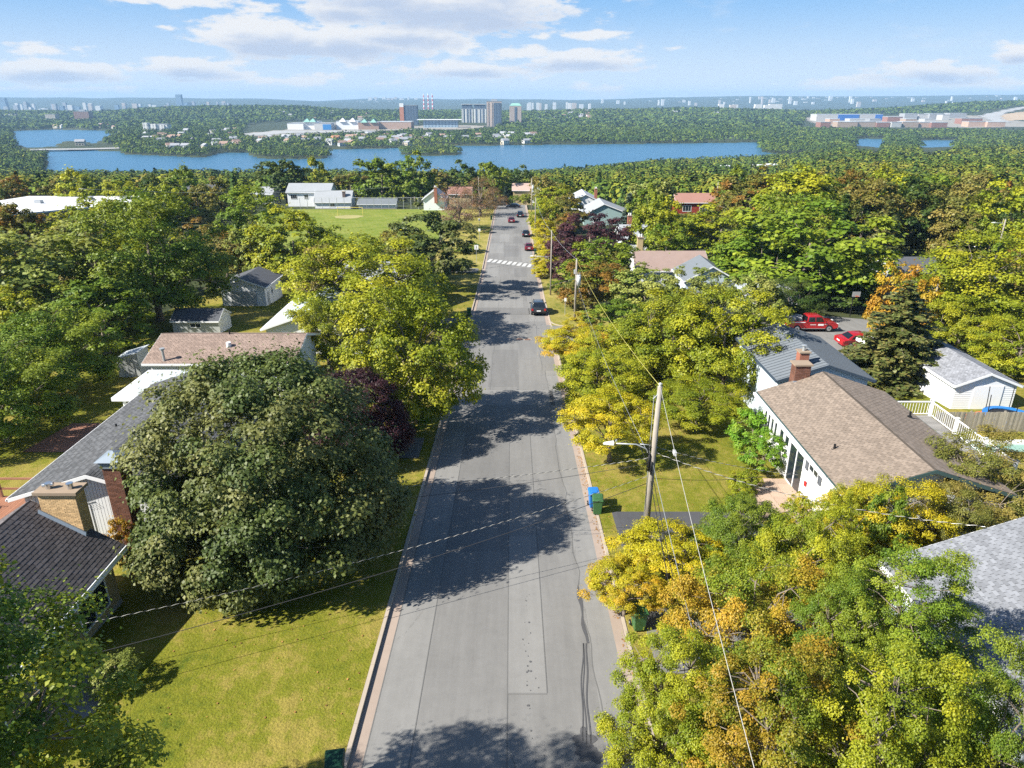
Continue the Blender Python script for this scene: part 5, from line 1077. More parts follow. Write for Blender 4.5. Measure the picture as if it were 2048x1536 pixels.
def make_conifer(seed, R0, H0, levels, per, leaf, spr, pw=.85):
    rng = np.random.default_rng(seed); m = MB(); m.tube([(0, 0, -.3), (0, 0, H0 * .5), (0, 0, H0 * .98)], [.02 * H0 + .06, .012 * H0 + .03, .02], 7); P = []; NN = []; TT = []
    for l in range(levels):
        f = (l + .5) / levels; z = H0 * (.06 + .92 * f); L = R0 * (1 - f) ** pw * rng.uniform(.85, 1.1) + .12; nb = max(4, int(per * (1 - f * .55)))
        for b in range(nb):
            a = 2 * math.pi * (b + rng.random() * .9) / nb; Lb = L * rng.uniform(.62, 1.12); k = max(4, int(spr * Lb / R0)); t = (np.arange(k) + .5) / k; dx, dy = math.cos(a), math.sin(a); tone = rng.uniform(.3, .75)
            zz = z + Lb * (.10 * t - .34 * t ** 2 + .13 * t ** 4) + rng.normal(0, .02, k)
            if Lb > .5 and R0 > 1: m.tube([(0, 0, z), (dx * Lb * .5, dy * Lb * .5, float(z - Lb * .02)), (dx * Lb * .96, dy * Lb * .96, float(zz[-1]))], [.03, .018, .006], 3, cap=False)
            wd = Lb * .30 * (1 - t) ** .6 + .06
            for side in (-1, 0, 1):
                for rep in range(2):
                    o = side * wd * rng.uniform(.3, 1, k); p = np.stack([dx * Lb * t - dy * o, dy * Lb * t + dx * o, zz - abs(side) * .05 * wd - .05 * rep * rng.random(k) * Lb], 1); P.append(p + rng.normal(size=p.shape) * .03 * R0 * .4); NN.append(np.array([[0, 0, 1.0]]) + rng.normal(size=(k, 3)) * .45); TT.append(np.full(k, tone))
    P = np.concatenate(P); NN = np.concatenate(NN); TT = np.concatenate(TT); v, f = leaf_quads(P, NN, leaf, rng, 1.5)
    crown = np_mesh('crown', v, f, {'tint': np.clip(TT + rng.normal(size=len(P)) * .15, 0, 1), 'hue': rng.random(len(P)) ** 2}); trunk = m.mesh('trunk', True); crown.materials.append(NEEDLE); trunk.materials.append(BARK)
    return dict(R=R0, H=H0, crown=crown, trunk=trunk)
PR = {
    'dense': [make_proto(11, 6.2, 10, .0, 620, 128000, .135, .085, .112, .18, .31, .75, rmin=.86, limbs=10, twigs=20)],
    'fine': [make_proto(23, 5.5, 10, .10, 300, 90000, .10, .20, .115, .28, .42, .85, gap=.75, limbs=20, twigs=120), make_proto(24, 5.5, 10, .12, 270, 80000, .105, .26, .12, .26, .45, .8, gap=.65, limbs=20, twigs=120)],
    'near': [make_proto(26, 4.5, 12, .10, 300, 105000, .082, .22, .12, .28, .45, .85, gap=.7, limbs=20, twigs=120)],
    'high': [make_proto(25, 5.5, 10, .30, 170, 42000, .13, .24, .135, .25, .60, .7, gap=.6, limbs=16, twigs=60)],
    'loose': [make_proto(21, 5.5, 10, .06, 250, 44000, .155, .20, .135, .25, .42, .85, gap=.8, limbs=16, twigs=70), make_proto(22, 5.5, 10, .06, 230, 42000, .155, .24, .14, .25, .45, .8, gap=.7, limbs=16, twigs=80)],
    'small': [make_proto(31, 2.2, 3.6, .02, 90, 13000, .12, .18, .17, .2, .42, .7, limbs=6, twigs=20), make_proto(32, 2.2, 4.2, .12, 70, 9000, .11, .25, .17, .2, .5, .6, gap=.6, limbs=8, twigs=30)],
    'mid': [make_proto(40 + i, 4.5, 9.5, .05, 130, 12500, .25, (.16, .30, .22, .14, .34, .2)[i], (.15, .14, .17, .13, .18, .15)[i], .22, (.36, .46, .42, .50, .40, .38)[i], (.9, .7, .85, 1.1, .75, .95)[i], pw=(1, .8, 1, 1.3, .9, 1.1)[i], limbs=6, twigs=16) for i in range(6)],
    'lowmid': [make_proto(50 + i, 4.5, 9.5, .03, 90, 5000, .40, (.2, .32, .15, .28)[i], .17, .2, .40 + .04 * i, .9, pw=(1, .8, 1.2, 1)[i], limbs=3, twigs=6) for i in range(4)],
    'bare': [make_proto(62, 3.0, 7.5, .2, 60, 1100, .10, .25, .2, .35, .5, .9, shell=.2, limbs=30, twigs=60)],
    'twiggy': [make_proto(61, 4.0, 8.5, .03, 120, 5200, .15, .20, .20, .35, .36, .9, shell=.2, limbs=26, twigs=110)],
    'spruce': [make_conifer(71, 3.4, 10.5, 24, 10, .17, 34)], 'sprucemid': [make_conifer(72, 3.0, 9.5, 15, 9, .42, 11)], 'sprucelow': [make_conifer(73, 2.6, 9.0, 10, 7, .75, 6)]}
COL = {'olive': ((.090, .130, .032), (.17, .18, .055)), 'purple': ((.045, .020, .026), (.085, .032, .036)), 'ygreen': ((.185, .235, .013), (.32, .33, .016)), 'green': ((.115, .190, .015), (.21, .26, .020)),
       'dgreen': ((.050, .095, .016), (.095, .13, .022)), 'yellow': ((.38, .36, .014), (.48, .40, .015)), 'orange': ((.36, .20, .018), (.40, .29, .02)), 'brown': ((.17, .12, .045), (.24, .14, .06)), 'rust': ((.14, .15, .022), (.25, .14, .022)),
       'bright': ((.12, .26, .018), (.20, .30, .025)), 'pale': ((.20, .25, .05), (.27, .29, .07)), 'spruce': ((.105, .135, .035), (.20, .175, .055)), 'bluespruce': ((.07, .11, .085), (.10, .13, .10)), 'mixed': ((.15, .21, .014), (.37, .25, .022)),
       'pinkbrown': ((.20, .125, .085), (.27, .15, .10)), 'khaki': ((.15, .16, .03), (.24, .20, .045)), 'gold': ((.38, .36, .015), (.46, .31, .018)), 'tipped': ((.075, .145, .016), (.27, .29, .022)), 'redleaf': ((.25, .07, .035), (.32, .10, .04))}
trng = random.Random(12); TREES = []
def tree(kind, u, vt, wpx, Y, col, label, name='broadleaf_tree', cat='tree', group=None, xyz=None, jit=.12):
    if xyz: x, y, H, Rr = xyz; z = g1(x, y) + .05
    else:
        d = px_dir(u, vt); t = Y / d[1]; x, y = d[0] * t, Y; zt = CAMZ + d[2] * t; z = g1(x, y) + .05; H = zt - z
        D = Y * math.cos(R(PITCH)) + (CAMZ - (z + H * .5)) * math.sin(R(PITCH)); Rr = wpx / 2 / F * D
        th = np.linspace(0, math.pi, 24); lo, hi = .8, 30.0
        for _ in range(18):   # the height whose crown silhouette, not its tip, meets the line of sight
            H = (lo + hi) / 2; vv_ = proj(0 * th, y + Rr * .92 * np.cos(th), z + H * .45 + H * .55 * np.sin(th))[1].min()
            if vv_ > vt: lo = H
            else: hi = H
        D = Y * math.cos(R(PITCH)) + (CAMZ - (z + H * .5)) * math.sin(R(PITCH)); Rr = wpx / 2 / F * D; x = (u - 1024) / F * D
        if H < 1.2 or H > 24: print('TREE height', label, round(H, 1))
        H = max(H, 1.2)
    if kind == 'loose' and y < 36: kind = 'fine'
    if kind == 'fine' and y < 18: kind = 'near'
    if kind in ('loose', 'dense', 'high') and y > 85: kind = 'mid'
    if kind in ('mid',) and y > 170: kind = 'lowmid'
    if kind == 'spruce' and y > 75: kind = 'sprucemid'
    if kind == 'sprucemid' and y > 170: kind = 'sprucelow'
    p = trng.choice(PR[kind]); e = empty(name, (x, y, z), trng.uniform(0, 6.28), label, cat, group); e.scale = (Rr / p['R'], Rr / p['R'] * trng.uniform(.93, 1.07), H / p['H'])
    if kind == 'dense': e.rotation_euler.z = 1.0
    c1, c2 = COL[col]; k = trng.uniform(1 - jit, 1 + jit)
    for nm in ('trunk', 'crown'):
        o = bpy.data.objects.new(nm, p[nm]); C.objects.link(o); o.parent = e
        if nm == 'crown': o.color = (c1[0] * k, c1[1] * k, c1[2] * k, 1); o['second_color'] = [c * k for c in c2]
        if nm == 'crown': o['kind'] = 'thing'; del o['kind']
    TREES.append((x, y, Rr, H)); return e
HERO = [
 # left of the street, near
 ('dense', 532, 706, 492, 28.8, 'olive', 'huge round olive-green maple in the middle of the left front lawn'),
 ('dense', 712, 738, 205, 41, 'purple', 'purple-leaved maple peeking out behind the huge olive maple'),
 ('loose', 735, 482, 300, 76, 'ygreen', 'tall yellow-green maple left of the street, the upper of the pair'),
 ('loose', 822, 578, 275, 47.5, 'ygreen', 'wide yellow-green maple overhanging the left kerb, the lower of the pair'),
 ('loose', 652, 600, 140, 63, 'ygreen', 'lower yellow-green crown left of the tall maple, in front of the pale blue-roofed house'),
 ('small', 825, 800, 70, 46, 'bright', 'small bright green bush under the overhanging yellow-green maple'),
 ('small', 692, 1120, 95, 29.5, 'dgreen', 'small dark shrub on the lawn right of the huge olive maple'),
 ('small', 250, 1035, 70, 27, 'orange', 'small orange-leaved bush between the two brick chimneys and the olive maple'),
 ('loose', 85, 620, 250, 54, 'green', 'broad green tree left of the taupe roof'),
 ('loose', -10, 700, 260, 44, 'green', 'broad green tree at the left edge above the cedar deck'),
 ('mid', 70, 470, 300, 76, 'pale', 'large pale green tree at the left edge, behind the dark garden trees'),
 ('loose', 298, 400, 285, 84, 'green', 'very large green maple with a visible trunk over the grey-blue shed'),
 ('mid', 200, 560, 190, 68, 'green', 'green tree between the broad green tree and the very large maple'),
 ('mid', 585, 420, 170, 108, 'ygreen', 'rounded yellow-green tree behind the white garage'),
 ('mid', 655, 458, 130, 117, 'green', 'smaller green tree at the near left corner of the sports field'),
 ('mid', 500, 385, 130, 140, 'green', 'green tree left of the sports field'),
 ('mid', 205, 395, 190, 118, 'ygreen', 'yellow-green tree just below the flat white roof'),
 ('mid', 35, 415, 150, 112, 'rust', 'reddish-brown tree in front of the left end of the flat white roof'),
 ('mid', 0, 480, 150, 88, 'ygreen', 'yellow-green tree touching the left picture edge below the reddish tree'),
 ('mid', 400, 445, 110, 125, 'rust', 'tree with an orange patch between the very large maple and the field'),
 ('mid', 118, 450, 120, 120, 'green', 'green tree below the reddish-brown tree and the white roof'),
 ('mid', 450, 480, 130, 112, 'khaki', 'olive tree behind the roof of the white garage'),
 ('loose', 862, 425, 175, 104, 'olive', 'dark olive tree by the left driveway near the crosswalk'),
 ('mid', 800, 455, 110, 112, 'khaki', 'khaki spiky bush tree left of the dark olive tree'),
 ('twiggy', 918, 372, 92, 178, 'pinkbrown', 'bare pinkish-brown tree on the left verge beside the white narrow house'),
 ('twiggy', 960, 357, 80, 205, 'brown', 'brown bare tree farther up the left verge'),
 ('twiggy', 990, 376, 50, 225, 'brown', 'small brown tree at the end of the left verge'),
 ('small', 935, 485, 60, 144, 'green', 'low green bush on the dry verge near the crosswalk sign'),
 ('small', 930, 520, 52, 122, 'dgreen', 'small dark spreading bush at the left driveway near the crosswalk'),
 ('small', 968, 452, 30, 172, 'dgreen', 'little dark bush on the dry verge beside the pale sign'),
 # right of the street, near
 ('high', 1222, 780, 175, 40.5, 'yellow', 'small golden-yellow tree with a visible trunk on the lawn beside the wheeled bins'),
 ('loose', 1456, 588, 240, 55, 'ygreen', 'big yellow-green tree touching the blue-grey roof, left of the brown-roofed house'),
 ('loose', 1345, 592, 235, 59, 'ygreen', 'big yellow-green tree behind the top of the near utility pole'),
 ('loose', 1255, 650, 190, 62, 'ygreen', 'yellow-green tree left of the big one, behind the golden tree'),
 ('high', 1152, 650, 135, 64, 'gold', 'golden-orange tree leaning over the right kerb at the side street'),
 ('loose', 1200, 700, 175, 52, 'ygreen', 'yellow-green tree over the shaded grass strip at the right kerb'),
 ('mid', 1300, 655, 190, 66, 'green', 'feathery green tree between the two yellow-green trees at the side street'),
 ('high', 1395, 760, 180, 47, 'ygreen', 'yellow-green lawn tree directly behind the near utility pole'),
 ('small', 1508, 815, 95, 42.5, 'bright', 'bright green shrub at the far corner of the white house'),
 ('small', 1528, 862, 90, 39.0, 'bright', 'rounded bright green shrub in front of the white house windows'),
 ('small', 1492, 935, 62, 36.0, 'ygreen', 'clipped yellow-green hedge bush beside the flagstone patio, far end'),
 ('small', 1482, 972, 58, 33.6, 'ygreen', 'clipped yellow-green hedge bush beside the flagstone patio, near end'),
 ('small', 1592, 985, 60, 31.5, 'yellow', 'small yellow bush at the foot of the white wall'),
 ('loose', 1480, 985, 200, 26.5, 'green', 'green tree in front of the patio, above the orange-tipped maple'),
 ('loose', 1610, 1000, 200, 24.5, 'ygreen', 'yellow-green tree at the near corner of the white house'),
 ('high', 1340, 1045, 215, 26, 'yellow', 'yellow feathery tree behind the foot of the near utility pole'),
 ('high', 1252, 1112, 150, 24.2, 'gold', 'yellow tree reaching over the right kerb above the green bin'),
 ('loose', 1500, 1095, 290, 19.5, 'mixed', 'maple with orange autumn leaves at lower right, left of centre of the thicket'),
 ('bare', 1590, 1330, 170, 14.2, 'khaki', 'nearly bare grey tree among the leafy crowns at the bottom right'),
 ('bare', 1730, 1150, 120, 19.0, 'khaki', 'nearly bare grey tree beside the corner of the pale grey shingle roof'),
 ('loose', 1335, 1255, 245, 15.2, 'ygreen', 'yellow-green tree over the right kerb at the bottom of the picture'),
 ('loose', 1530, 1290, 330, 13.0, 'mixed', 'orange and green maple at the bottom edge, lower right'),
 ('loose', 1800, 1105, 300, 17.8, 'green', 'green maple hiding the corner of the pale grey shingle roof'),
 ('loose', 1665, 1160, 190, 17.5, 'green', 'thin-leaved green tree between the orange maple and the pale grey roof'),
 ('loose', 1760, 1300, 330, 12.4, 'ygreen', 'large yellow-green maple at the bottom right in front of the pale grey roof'),
 ('loose', 1975, 1300, 210, 12.6, 'green', 'green tree in the lower right corner'),
 ('loose', 1770, 950, 215, 27.6, 'yellow', 'yellow-orange tree in front of the near gable of the brown roof'),
 ('loose', 1690, 985, 110, 27.3, 'ygreen', 'small yellow-green tree against the near end of the white wall'),
 ('loose', 1945, 868, 255, 32.0, 'khaki', 'olive-brown tree between the brown roof and the green pool'),
 ('small', 2020, 925, 90, 35.5, 'bright', 'bright green bush at the right edge below the pool'),
 ('small', 1760, 970, 100, 26.2, 'green', 'green bush hidden between the yellow-orange tree and the pale roof'),
 ('loose', 1905, 975, 150, 27.5, 'khaki', 'olive tree touching the upper edge of the pale grey roof'),
 ('spruce', 1800, 552, 265, 58, 'spruce', 'tall olive-brown spruce behind the brown-roofed house'),
 ('spruce', 1925, 455, 150, 88, 'spruce', 'spruce in front of the long dark roof'),
 ('mid', 1802, 530, 115, 72, 'orange', 'vivid orange tree behind the tall spruce'),
 ('loose', 1985, 475, 290, 74, 'ygreen', 'very large yellow-green tree at the right edge'),
 ('loose', 2040, 640, 160, 60, 'ygreen', 'yellow-green tree at the right edge above the white garage'),
 ('loose', 1925, 590, 150, 68, 'ygreen', 'bright yellow-green tree between the orange tree and the right edge'),
 ('loose', 1610, 400, 290, 98, 'green', 'huge green maple above the red pickup truck'),
 ('loose', 1500, 470, 200, 104, 'green', 'green maple left of the huge green maple, behind the white roof'),
 ('mid', 1440, 415, 170, 132, 'ygreen', 'yellow-green maple on the slope left of the huge green maple'),
 ('mid', 1720, 375, 160, 128, 'khaki', 'olive and rust tree behind the huge green maple'),
 ('sprucemid', 1680, 385, 90, 122, 'dgreen', 'dark spruce just right of the huge green maple'),
 ('mid', 1800, 360, 170, 132, 'dgreen', 'dark green tree behind the long dark roof'),
 ('mid', 1900, 380, 150, 128, 'khaki', 'olive tree behind the red chimney of the long dark roof'),
 ('mid', 2000, 372, 150, 125, 'ygreen', 'yellow-green tree at the right edge, high on the slope'),
 ('mid', 1600, 338, 190, 150, 'ygreen', 'tall yellow-green tree on the skyline of the right wood'),
 ('mid', 1700, 340, 120, 152, 'rust', 'rust-tinted tree on the skyline of the right wood'),
 ('mid', 1770, 345, 130, 148, 'ygreen', 'yellow-green tree right of the rust-tinted skyline tree'),
 ('mid', 1500, 350, 130, 158, 'rust', 'orange-tinged tree right of the red house'),
 ('mid', 1180, 428, 150, 128, 'purple', 'large dark purple tree right of the street, by the yellow shrubs'),
 ('mid', 1140, 470, 90, 112, 'purple', 'lower dark purple tree in front of the large purple one'),
 ('mid', 1205, 480, 150, 104, 'green', 'green spreading tree below the purple tree'),
 ('mid', 1185, 530, 120, 92, 'rust', 'rust-brown tree beside the transformer pole'),
 ('mid', 1290, 535, 140, 88, 'pale', 'pale green tree right of the rust-brown tree'),
 ('mid', 1385, 535, 130, 86, 'pale', 'pale grey-green tree in front of the white glimpsed house'),
 ('mid', 1510, 548, 120, 80, 'pale', 'pale green tree screening the white glimpsed house from the street'),
 ('mid', 1235, 600, 110, 76, 'green', 'feathery green tree on the far corner of the side street'),
 ('mid', 1310, 395, 110, 128, 'ygreen', 'upright green and yellow tree right of the teal house'),
 ('mid', 1305, 362, 90, 185, 'pale', 'drooping pale willow-like tree behind the upright green and yellow tree'),
 ('sprucemid', 1258, 385, 34, 180, 'bluespruce', 'small blue-green spruce right of the teal house'),
 ('mid', 1090, 405, 62, 170, 'ygreen', 'yellow-green tree beyond the yellow shrubs'),
 ('mid', 1130, 395, 85, 175, 'khaki', 'khaki-orange tree behind the yellow shrubs'),
 ('mid', 1090, 352, 60, 215, 'khaki', 'rounded olive tree beside the end of the street'),
 ('mid', 1115, 375, 90, 205, 'ygreen', 'yellow-green tree in front of the pale grey-roofed house'),
 ('small', 1085, 422, 42, 178, 'yellow', 'yellow shrub at the right kerb, farthest of the row'),
 ('small', 1088, 438, 50, 164, 'yellow', 'yellow shrub at the right kerb, second farthest of the row'),
 ('small', 1090, 455, 54, 150, 'yellow', 'yellow shrub beside the parked black car'),
 ('small', 1096, 476, 60, 138, 'yellow', 'yellow shrub beside the parked maroon car'),
 ('small', 1092, 500, 54, 126, 'yellow', 'yellow shrub under the slim lamp arm'),
 ('small', 1090, 525, 50, 117, 'yellow', 'yellow shrub nearest the crosswalk on the right'),
 ('small', 1118, 560, 50, 104, 'green', 'green bush behind the slim lamp pole'),
 ('mid', 1150, 560, 60, 98, 'dgreen', 'thin dark bush beside the slim lamp pole'),
 ('small', 1160, 625, 70, 78, 'gold', 'golden bush on the grass corner of the side street'),
 ('loose', 1575, 560, 130, 84, 'dgreen', 'dark green tree over the tail of the red pickup truck'),
 ('mid', 1690, 545, 120, 92, 'dgreen', 'shaded dark tree behind the paved court'),
 ('mid', 1330, 450, 110, 118, 'green', 'green tree behind the brown-roofed low house'),
 ('small', 1008, 392, 26, 246, 'brown', 'low brown bush at the very end of the street'), ('small', 1030, 390, 26, 248, 'green', 'low green bush at the very end of the street, in front of the pinkish roof'), ('small', 1052, 386, 26, 247, 'ygreen', 'low yellow-green bush right of the very end of the street'),
 # mid distance, around the field and the street end
 ('mid', 762, 315, 110, 245, 'green', 'tall light green tree behind the sports field fence, the left of a pair'),
 ('mid', 828, 308, 80, 240, 'green', 'tall light green tree behind the sports field fence, the right of a pair'),
 ('mid', 637, 313, 42, 262, 'ygreen', 'slim tall green tree in front of the lake'),
 ('mid', 570, 320, 95, 250, 'dgreen', 'dark rounded tree in front of the lake, left of the slim one'),
 ('mid', 700, 345, 70, 250, 'khaki', 'low olive tree right of the white split-level house'),
 ('mid', 880, 345, 70, 255, 'khaki', 'khaki tree behind the tall narrow white house'),
 ('mid', 925, 325, 70, 262, 'dgreen', 'dark green tree behind the brown bare trees'),
 ('mid', 985, 325, 70, 265, 'green', 'green tree where the street ends, left side'),
 ('mid', 1040, 335, 65, 275, 'dgreen', 'dark green tree where the street ends, right side'),
 ('sprucemid', 1012, 372, 22, 250, 'bluespruce', 'small dark conifer at the end of the street'),
]
for k_, hrow in enumerate(HERO):
    kind, u, vt, wpx, Y, col, lab = hrow; cn_ = 'conifer_tree' if 'spruce' in kind else ('shrub' if kind == 'small' and 'tree' not in lab else 'broadleaf_tree')
    tree(kind, u, vt, wpx, Y, col, lab, cn_, 'shrub' if cn_ == 'shrub' else 'tree')
tree('fine', 0, 0, 0, 0, 'tipped', 'tall green maple with yellow tips filling the lower left corner of the picture', xyz=(-12.1, 9.3, 12.2, 4.4))
tree('small', 0, 0, 0, 0, 'pale', 'small pale shrub in the shade by the brick house front walk', 'shrub', 'shrub', xyz=(-14.6, 19.9, 1.3, .9))
PROT = [(590, 366, 900, 480, 222), (450, 535, 570, 615, 93), (350, 610, 465, 670, 77), (285, 660, 620, 735, 53), (230, 690, 285, 765, 60), (20, 388, 280, 440, 163), (1160, 400, 1262, 480, 186), (1232, 445, 1268, 485, 146),
        (1250, 478, 1390, 540, 100), (1342, 382, 1416, 422, 210), (1765, 485, 1915, 545, 100), (1565, 625, 1765, 720, 68), (1140, 378, 1192, 416, 224), (856, 364, 906, 420, 219), (940, 400, 1075, 640, 240), (520, 600, 640, 670, 68), (1300, 470, 1360, 500, 110), (1570, 660, 1740, 760, 46), (1430, 540, 1485, 580, 84), (1018, 372, 1062, 396, 254), (1940, 415, 1965, 460, 118)]
FOOT = [(-139, 158, -96, 200), (-78, 140, -16, 246), (18, 184, 32, 200), (22, 145, 30.5, 156), (19, 108, 32, 120), (24, 97, 33, 107), (25, 83, 37, 93), (18, 223, 28, 239), (47, 208, 61, 220), (56, 99, 72, 111), (28, 64, 48, 90), (-41, 92, -33, 102), (-40, 76, -33, 82), (-31, 51, -14, 80), (-26, 89, -12, 102), (-38, 116, -31, 127), (-9, 0, 9, 240), (5, 70, 32, 84), (-1, 256, 14, 269), (-92, 238, -80, 252), (-109, 234, -96, 248), (18, 28, 42, 62), (-46, 84, -30, 100), (-46, 70, -30, 92)]
grng = random.Random(77); cand = []
for gy in np.arange(62, 330, 9.5):
    half = (gy * .9266 + 8) * .80 + 12
    for gx in np.arange(-half, half, 9.5):
        x, y = gx + grng.uniform(-3.6, 3.6), gy + grng.uniform(-3.6, 3.6); H = grng.uniform(6.5, 13.5) * (1.0 if y > 110 else .9); Rr = H * grng.uniform(.34, .56); H = min(H, max(5, CAMZ - .0885 * y - g1(x, y))) if y > 190 else H; c = grng.random(); cand.append((y, x, H, Rr, c, grng.random()))
FILL = []
for (y, x, H, Rr, c, c2) in sorted(cand):
    if any(a - Rr * .4 < x < b_ + Rr * .4 and c_ - Rr * .4 < y < d_ + Rr * .4 for a, c_, b_, d_ in FOOT): continue
    if any((x - t[0]) ** 2 + (y - t[1]) ** 2 < (.62 * (Rr + t[2])) ** 2 for t in TREES): continue
    if abs(x) < 60 and y < 105 and x > 0 and x < 34: continue
    z = g1(x, y); ok = False
    for sc__ in (1.0, .8, .62, .45):
        ut, vt_ = proj(x, y, z + H * sc__); ub, vb = proj(x, y, z); D = y * .9266 + (CAMZ - z) * .3759; wr_ = Rr * sc__ ** .5 / D * F
        if not any(y < P[4] + 2 and ut + wr_ > P[0] and ut - wr_ < P[2] and vt_ < P[3] and vb > P[1] for P in PROT): ok = True; break
    if not ok: continue
    FILL.append((y, x, H * sc__, Rr * sc__ ** .5, c, c2))
def zone(x, y):
    if x < 0: return ('wood around the school at the left' if x < -75 else 'gardens left of the sports field') if y < 235 else 'tree belt between the sports field and the lake'
    return ('gardens right of the street' if x < 45 else 'wooded slope on the right') if y < 235 else 'tree belt beyond the street end on the right'
WH = {'green': 'mid green', 'dgreen': 'dark green', 'ygreen': 'yellow-green', 'khaki': 'olive-brown', 'rust': 'rust-tinted', 'spruce': 'dark conifer', 'pale': 'pale green', 'tipped': ((.075, .145, .016), (.27, .29, .022)), 'redleaf': 'red-leaved'}
LMK = [(-117, 178, 'flat-roofed school'), (-36.7, 97, 'white garage'), (-65.7, 237, 'white split-level house'), (-56.5, 229, 'house with the broad grey slope'), (-24, 224, 'tall narrow white house'), (-34, 121, 'slate-blue roof tip'), (-19, 95, 'white house behind the maple'), (-20, 73, 'pale blue-roofed house'), (-24, 56, 'taupe-roofed bungalow'),
       (-102, 241, 'dark roof at far left'), (-85, 245, 'small grey roof'), (3, 263, 'pinkish roof at the street end'), (25, 192, 'teal house'), (26, 150, 'red-chimneyed grey roof'), (25, 114, 'low brown roof'), (54, 214, 'red house'), (64, 105, 'long dark roof'), (37, 78, 'red pickup'), (37, 55, 'white-sided garage'), (23, 231, 'pale grey-roofed house'), (-38, 79, 'grey-blue shed'), (-46, 180, 'sports field'), (43, 87, 'basketball hoop')]
def rel(x, y):
    d_, lx, ly, nm = min(((x - a) ** 2 + (y - b) ** 2, a, b, n) for a, b, n in LMK); far_ = 'far ' if d_ > 45 ** 2 else ''
    return (f'{far_}beyond' if y - ly > abs(x - lx) else f'{far_}in front of' if ly - y > abs(x - lx) else f'{far_}left of' if x < lx else f'{far_}right of') + ' the ' + nm
LIM = 300 - len(HERO) - 1; nf = 0
for (y, x, H, Rr, c, c2) in FILL:
    col = 'green' if c < .24 else 'ygreen' if c < .52 else 'dgreen' if c < .62 else 'khaki' if c < .80 else 'rust' if c < .87 else 'pale' if c < .93 else 'spruce'
    if nf >= LIM: REST_Y = y; break
    zn = zone(x, y); sz = 'tall' if H > 10 else 'low' if H < 6.5 else 'mid-sized'; con = col == 'spruce'
    tree('sprucemid' if con else 'mid', 0, 0, 0, 0, col, f'{sz} {WH[col]} tree {rel(x, y)}' if not con else f'{sz} dark conifer {rel(x, y)}', 'conifer_tree' if con else 'broadleaf_tree', 'tree', group=f'{sz} {WH[col]} trees, {rel(x, y)}', xyz=(x, y, H, Rr * (.6 if con else 1))); nf += 1
else: REST_Y = 330
print('trees', len(TREES), 'fill', nf, 'of', len(FILL), 'rest from', REST_Y)

# ---------------------------------------------------------------- the woods beyond
def forest_mat():
    m = bpy.data.materials.new('far_foliage'); m.use_nodes = True; t = NT(m.node_tree); b = m.node_tree.nodes['Principled BSDF']
    a = m.node_tree.nodes.new('ShaderNodeAttribute'); a.attribute_name = 'hue'; ti = m.node_tree.nodes.new('ShaderNodeAttribute'); ti.attribute_name = 'tint'
    c = t.ramp(a.outputs['Fac'], [(0, (.045, .085, .020)), (.22, (.090, .142, .020)), (.45, (.150, .190, .024)), (.65, (.210, .220, .025)), (.85, (.21, .19, .035)), (1, (.21, .13, .04))])
    v = t.m('ADD', .55, t.m('MULTIPLY', ti.outputs['Fac'], .9)); c = t.mix(1.0, c, t.node('ShaderNodeCombineXYZ', {0: v, 1: v, 2: v}), 'MULTIPLY')
    t.set(b.inputs['Base Color'], c); b.inputs['Roughness'].default_value = .8; b.inputs['Specular IOR Level'].default_value = .1
    return m
FOREST = forest_mat()
NOTREE = [  # open ground, roads and built-up plots on the far banks
    [(495, 250), (560, 243), (700, 240), (830, 246), (1000, 246), (990, 256), (900, 262), (820, 258), (780, 262), (600, 268), (500, 275), (480, 268)],
    [(1610, 232), (1950, 226), (2060, 226), (2060, 262), (1960, 258), (1600, 256)], [(1960, 222), (2060, 212), (2060, 226), (1950, 234)], [(100, 293), (235, 290), (235, 303), (100, 303)], [(1330, 338), (1560, 332), (1600, 342), (1560, 350), (1350, 350)]]
FARH = []
def drape(name, poly, m, up=.7, n=26, kind='structure'):
    """a surface laid over the terrain inside an outline of sight lines"""
    W3 = [ground_px(u, v) for u, v in poly]; P2 = [(a[0], a[1]) for a in W3]; xs = np.linspace(min(p[0] for p in P2), max(p[0] for p in P2), n); ys = np.linspace(min(p[1] for p in P2), max(p[1] for p in P2), n)
    X, Y_ = np.meshgrid(xs, ys); Z = gz(X, Y_) + up; idx = np.arange(n * n).reshape(n, n); f = np.stack([idx[:-1, :-1].ravel(), idx[:-1, 1:].ravel(), idx[1:, 1:].ravel(), idx[1:, :-1].ravel()], 1)
    cx, cy_ = X.ravel()[f].mean(1), Y_.ravel()[f].mean(1); k = inpoly(cx, cy_, P2)
    if k.any(): tag(link(np_mesh(name, np.stack([X.ravel(), Y_.ravel(), Z.ravel()], 1), f[k]), name, None, m), kind=kind)
def fpos(u, v, Y):
    d = px_dir(u, v); t = Y / d[1]; return d[0] * t, CAMZ + d[2] * t
def facade(name, wall, glass, px_, pz, lo=.25, hi=.75):
    def fn(t, pos, c):
        s = t.n.new('ShaderNodeSeparateXYZ'); t.l.new(pos, s.inputs[0]); a = t.m('FRACT', t.m('DIVIDE', t.m('ADD', s.outputs[0], s.outputs[1]), px_)); b = t.m('FRACT', t.m('DIVIDE', s.outputs[2], pz))
        k = t.m('MULTIPLY', t.m('MULTIPLY', t.m('GREATER_THAN', a, lo), t.m('LESS_THAN', a, hi)), t.m('MULTIPLY', t.m('GREATER_THAN', b, .3), t.m('LESS_THAN', b, .8)))
        return t.mix(k, (*wall, 1), (*glass, 1))
    return mat(name, wall, .7, 0, fn=fn)
